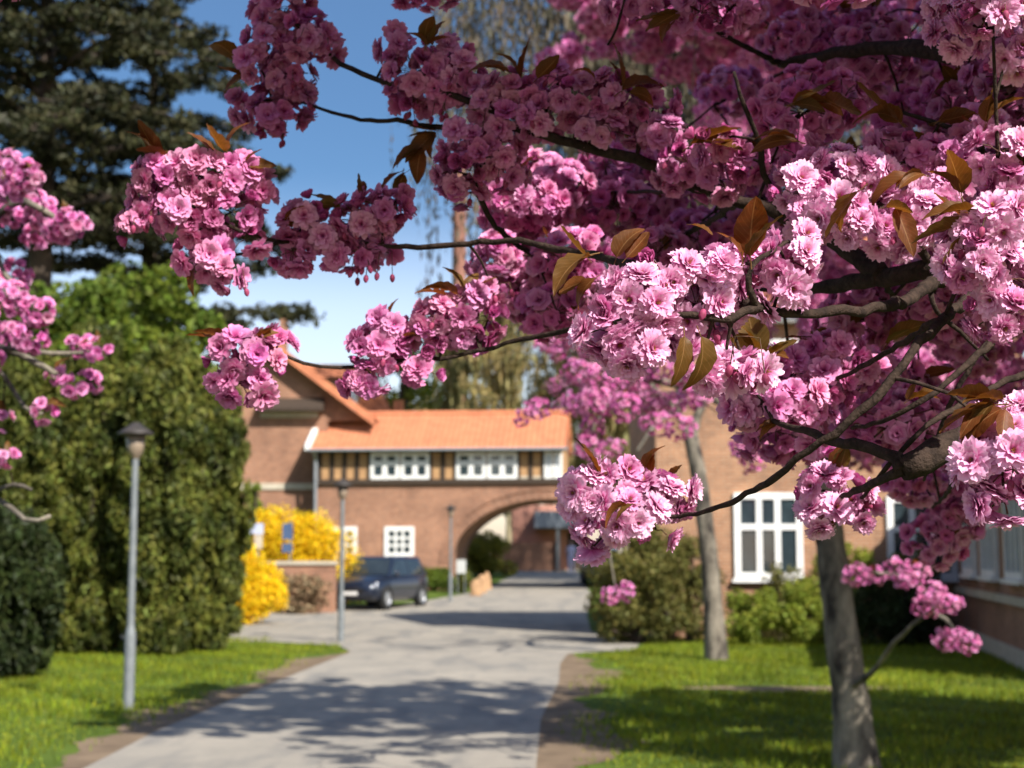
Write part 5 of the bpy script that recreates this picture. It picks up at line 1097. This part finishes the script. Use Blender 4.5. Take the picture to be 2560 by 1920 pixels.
# B: mottled trunk on the lawn
YBt = 12.2
def PB(px, py, Y=YBt): return P(px, py, Y)
b0 = PB(2140, 1935); b0.z = 0
top_ = PB(2060, 1235)
def regB():
    for _ in range(30):
        px, py = random.uniform(1480, 2620), random.uniform(-150, 1000); Y = random.uniform(10.3, 14.6)
        if random.random() < .52: return Vector((random.uniform(.4, 4.4), random.uniform(9.0, 14), random.uniform(5.9, 7.4)))
        if py > 740 and (px < 1800 or px > 2330): continue
        if 1690 < px < 2020 and py > 960: continue
        if 2230 < px < 2340 and 700 < py < 800: continue
        if py < 520 and px < 1750: continue
        return P(px, py, Y)
lb = []
for q in ((1430,830,45),(1480,860,50),(1545,880,55),(1450,930,45),(1500,960,55),(1560,950,50),(1610,930,45),(1440,1010,40),(1490,1010,50),(1560,1020,45),(1480,1075,40),(1470,1120,38),(1530,1120,35),(1620,1000,45),(1700,930,50),(1740,990,45),(1680,1010,45),(1640,1060,40),(1700,1070,38),(1345,1020,34),(1310,1045,26),(1870,1120,42),(1900,1090,30),(1880,1160,28),(1780,880,45),(1400,880,35),(1370,860,30)):
    Y = random.uniform(9.6, 11.2); lb.append((P(q[0], q[1], Y), q[2] * Y / FPX * .85))
for q in ((2140,1440,34),(2185,1440,26),(2240,1425,34),(2285,1430,36),(2270,1450,30),(2330,1485,36),(2370,1510,34),(2315,1515,34),(2365,1600,32),(2420,1610,34),(2395,1590,28),(1530,1490,30),(1565,1478,26),(2350,1350,30)):
    Y = random.uniform(10.0, 11.0); lb.append((P(q[0], q[1], Y), q[2] * Y / FPX * .85))
cherry('pink cherry on the lawn with a leaning mottled grey trunk', b0,
       [b0 + Vector((.03, 0, -.15)), b0 + Vector((.0, 0, .1)), PB(2128, 1760), PB(2106, 1600), PB(2088, 1450), PB(2072, 1330), top_],
       [.215, .165, .14, .13, .122, .118, .11], regB, 640, lb, limbs=(
        ([top_ + Vector((.02, 0, -.1)), PB(2030, 1130), PB(1960, 1000, 11.8), PB(1820, 860, 11.2), PB(1700, 800, 10.8)], .085, .02),
        ([top_ + Vector((-.02, 0, -.1)), PB(2090, 1120, 12.4), PB(2150, 900, 12.6), PB(2200, 600, 12.8), PB(2230, 300, 13)], .09, .02),
        ([PB(2030, 1130), PB(1900, 1060, 12.4), PB(1750, 980, 12), PB(1560, 930, 10.8), PB(1430, 880, 10.4)], .05, .015),
        ([PB(2150, 900, 12.6), PB(2300, 780, 12), PB(2450, 640, 11.5), PB(2560, 480, 11.2)], .05, .015),
        ([PB(2090, 1120, 12.4), PB(2050, 900, 13.4), PB(1980, 650, 13.8), PB(1900, 400, 13.9)], .06, .015),
        ([PB(1560, 930, 10.8), PB(1500, 1040, 10.6), PB(1480, 1120, 10.5), PB(1540, 1480, 10.4)], .014, .006),
        ([PB(1750, 980, 12), PB(1840, 1050, 11.2), PB(1880, 1130, 10.8)], .014, .006),
        ([PB(2122, 1720), PB(2190, 1672, 11.6), PB(2235, 1610, 11.2), PB(2330, 1530, 10.8), PB(2390, 1580, 10.6)], .030, .012),
        ([PB(2330, 1530, 10.8), PB(2290, 1450, 10.7), PB(2180, 1430, 10.6)], .014, .007)))
# C: slim trunk further back
YC = 25.0
def PC(px, py, Y=YC): return P(px, py, Y)
c0 = PC(1790, 1641); c0.z = 0
def regC():
    for _ in range(30):
        px, py = random.uniform(1380, 2050), random.uniform(650, 1090)
        if 1690 < px < 2010 and py > 980: continue
        if py < 780 and px < 1480: continue
        return P(px, py, random.uniform(23.2, 26.5))
cherry('pink cherry with a straight slim pale trunk at the far end of the lawn', c0, [c0 + Vector((.02, 0, -.15)), c0 + Vector((0, 0, .15)), PC(1778, 1450), PC(1762, 1300), PC(1745, 1180), PC(1725, 1085)],
       [.20, .165, .15, .14, .13, .12], regC, 34, (), limbs=(
        ([PC(1727, 1095), PC(1690, 1030), PC(1620, 960, 24.6), PC(1540, 900, 24)], .09, .03), ([PC(1727, 1095), PC(1760, 1000), PC(1820, 900, 25.4), PC(1900, 800, 25.8)], .09, .03), ([PC(1690, 1030), PC(1640, 1060, 24.2), PC(1590, 1130, 24)], .05, .02), ([PC(1690, 1030), PC(1700, 900), PC(1680, 720, 25.5)], .07, .02)),
       rr=(.12, .24), spacing=.10)
# D: spray entering from the left, trunk outside the frame
d0 = Vector((-3.75, 6.1, 0))
YD = 5.4
ld = []
for q in ((20,415,50),(60,440,45),(20,480,45),(75,500,48),(30,540,40),(110,540,45),(150,580,38),(180,560,40),(90,590,35),(35,688,40),(30,745,46),(95,780,42),(30,840,42),(75,845,40),(205,868,36),(245,872,30),(150,940,32),(180,965,34),(225,955,34),(110,1030,34),(8,1050,28),(15,1145,26),(-40,500,50),(-50,650,50),(-60,800,55),(-40,900,50),(-80,1000,50)):
    Y = random.uniform(5.2, 5.7); ld.append((P(q[0], q[1], Y), q[2] * Y / FPX * .82))
def regD():
    c = d0 + Vector((random.uniform(-1.6, 1.5), random.uniform(-1.6, 1.6), random.uniform(2.2, 4.3))); x_, y_, dp = proj(c)
    return None if (x_ > -120 and y_ > -150) else c
tD = d0 + Vector((.05, -.05, 1.5))
cherry('pink cherry reaching in with a few loose blossom sprays before the yews', d0, [d0 + Vector((0, 0, -.1)), d0 + Vector((.02, 0, .7)), tD], [.16, .13, .11], regD, 45, ld, hi=0, limbs=(
    ([tD, P(-250, 1000, 5.8), P(-60, 870, 5.5), P(60, 890, 5.45), P(140, 935, 5.4)], .045, .010), ([tD, P(-260, 760, 5.8), P(-30, 560, 5.5), P(60, 500, 5.45), P(160, 560, 5.4)], .05, .009),
    ([P(-60, 870, 5.5), P(40, 870, 5.4), P(130, 885, 5.4), P(225, 880, 5.4)], .012, .007), ([P(-60, 870, 5.5), P(10, 940, 5.45), P(60, 1020, 5.4), P(110, 1035, 5.4)], .012, .006),
    ([tD, P(-200, 1250, 5.7), P(-20, 1240, 5.5), P(60, 1300, 5.4), P(125, 1290, 5.35)], .02, .008), ([P(-20, 1240, 5.5), P(30, 1210, 5.4), P(80, 1225, 5.4)], .010, .006), ([P(-30, 560, 5.5), P(0, 660, 5.45), P(40, 720, 5.4), P(90, 780, 5.4)], .012, .006)), rr=(.07, .12), spacing=.05, lv=.7, sp2=.035)
# E: neighbour to the right of the lawn, outside the frame; its crown shades the grass
e0 = Vector((5.7, 12.6, 0)); tE = e0 + Vector((0, .05, 1.9))
def regE():
    a = random.uniform(0, 6.28); r = 3.3 * math.sqrt(random.random()); return e0 + Vector((r * math.cos(a), r * math.sin(a), random.uniform(2.5, 4.6)))
cherry('pink cherry at the wing, beyond the mottled cherry trunk', e0, [e0 + Vector((0, 0, -.1)), e0 + Vector((.03, 0, .9)), tE], [.2, .16, .14], regE, 500, (), limbs=tuple(([tE + Vector((0, 0, -.1)), tE + Vector((math.cos(a) * .9, math.sin(a) * .9, .9)), tE + Vector((math.cos(a) * 2.1, math.sin(a) * 2.1, 1.6))], .08, .02) for a in (0.2, 1.4, 2.7, 3.9, 5.2)), rr=(.15, .26), spacing=.085, fs=1.75)
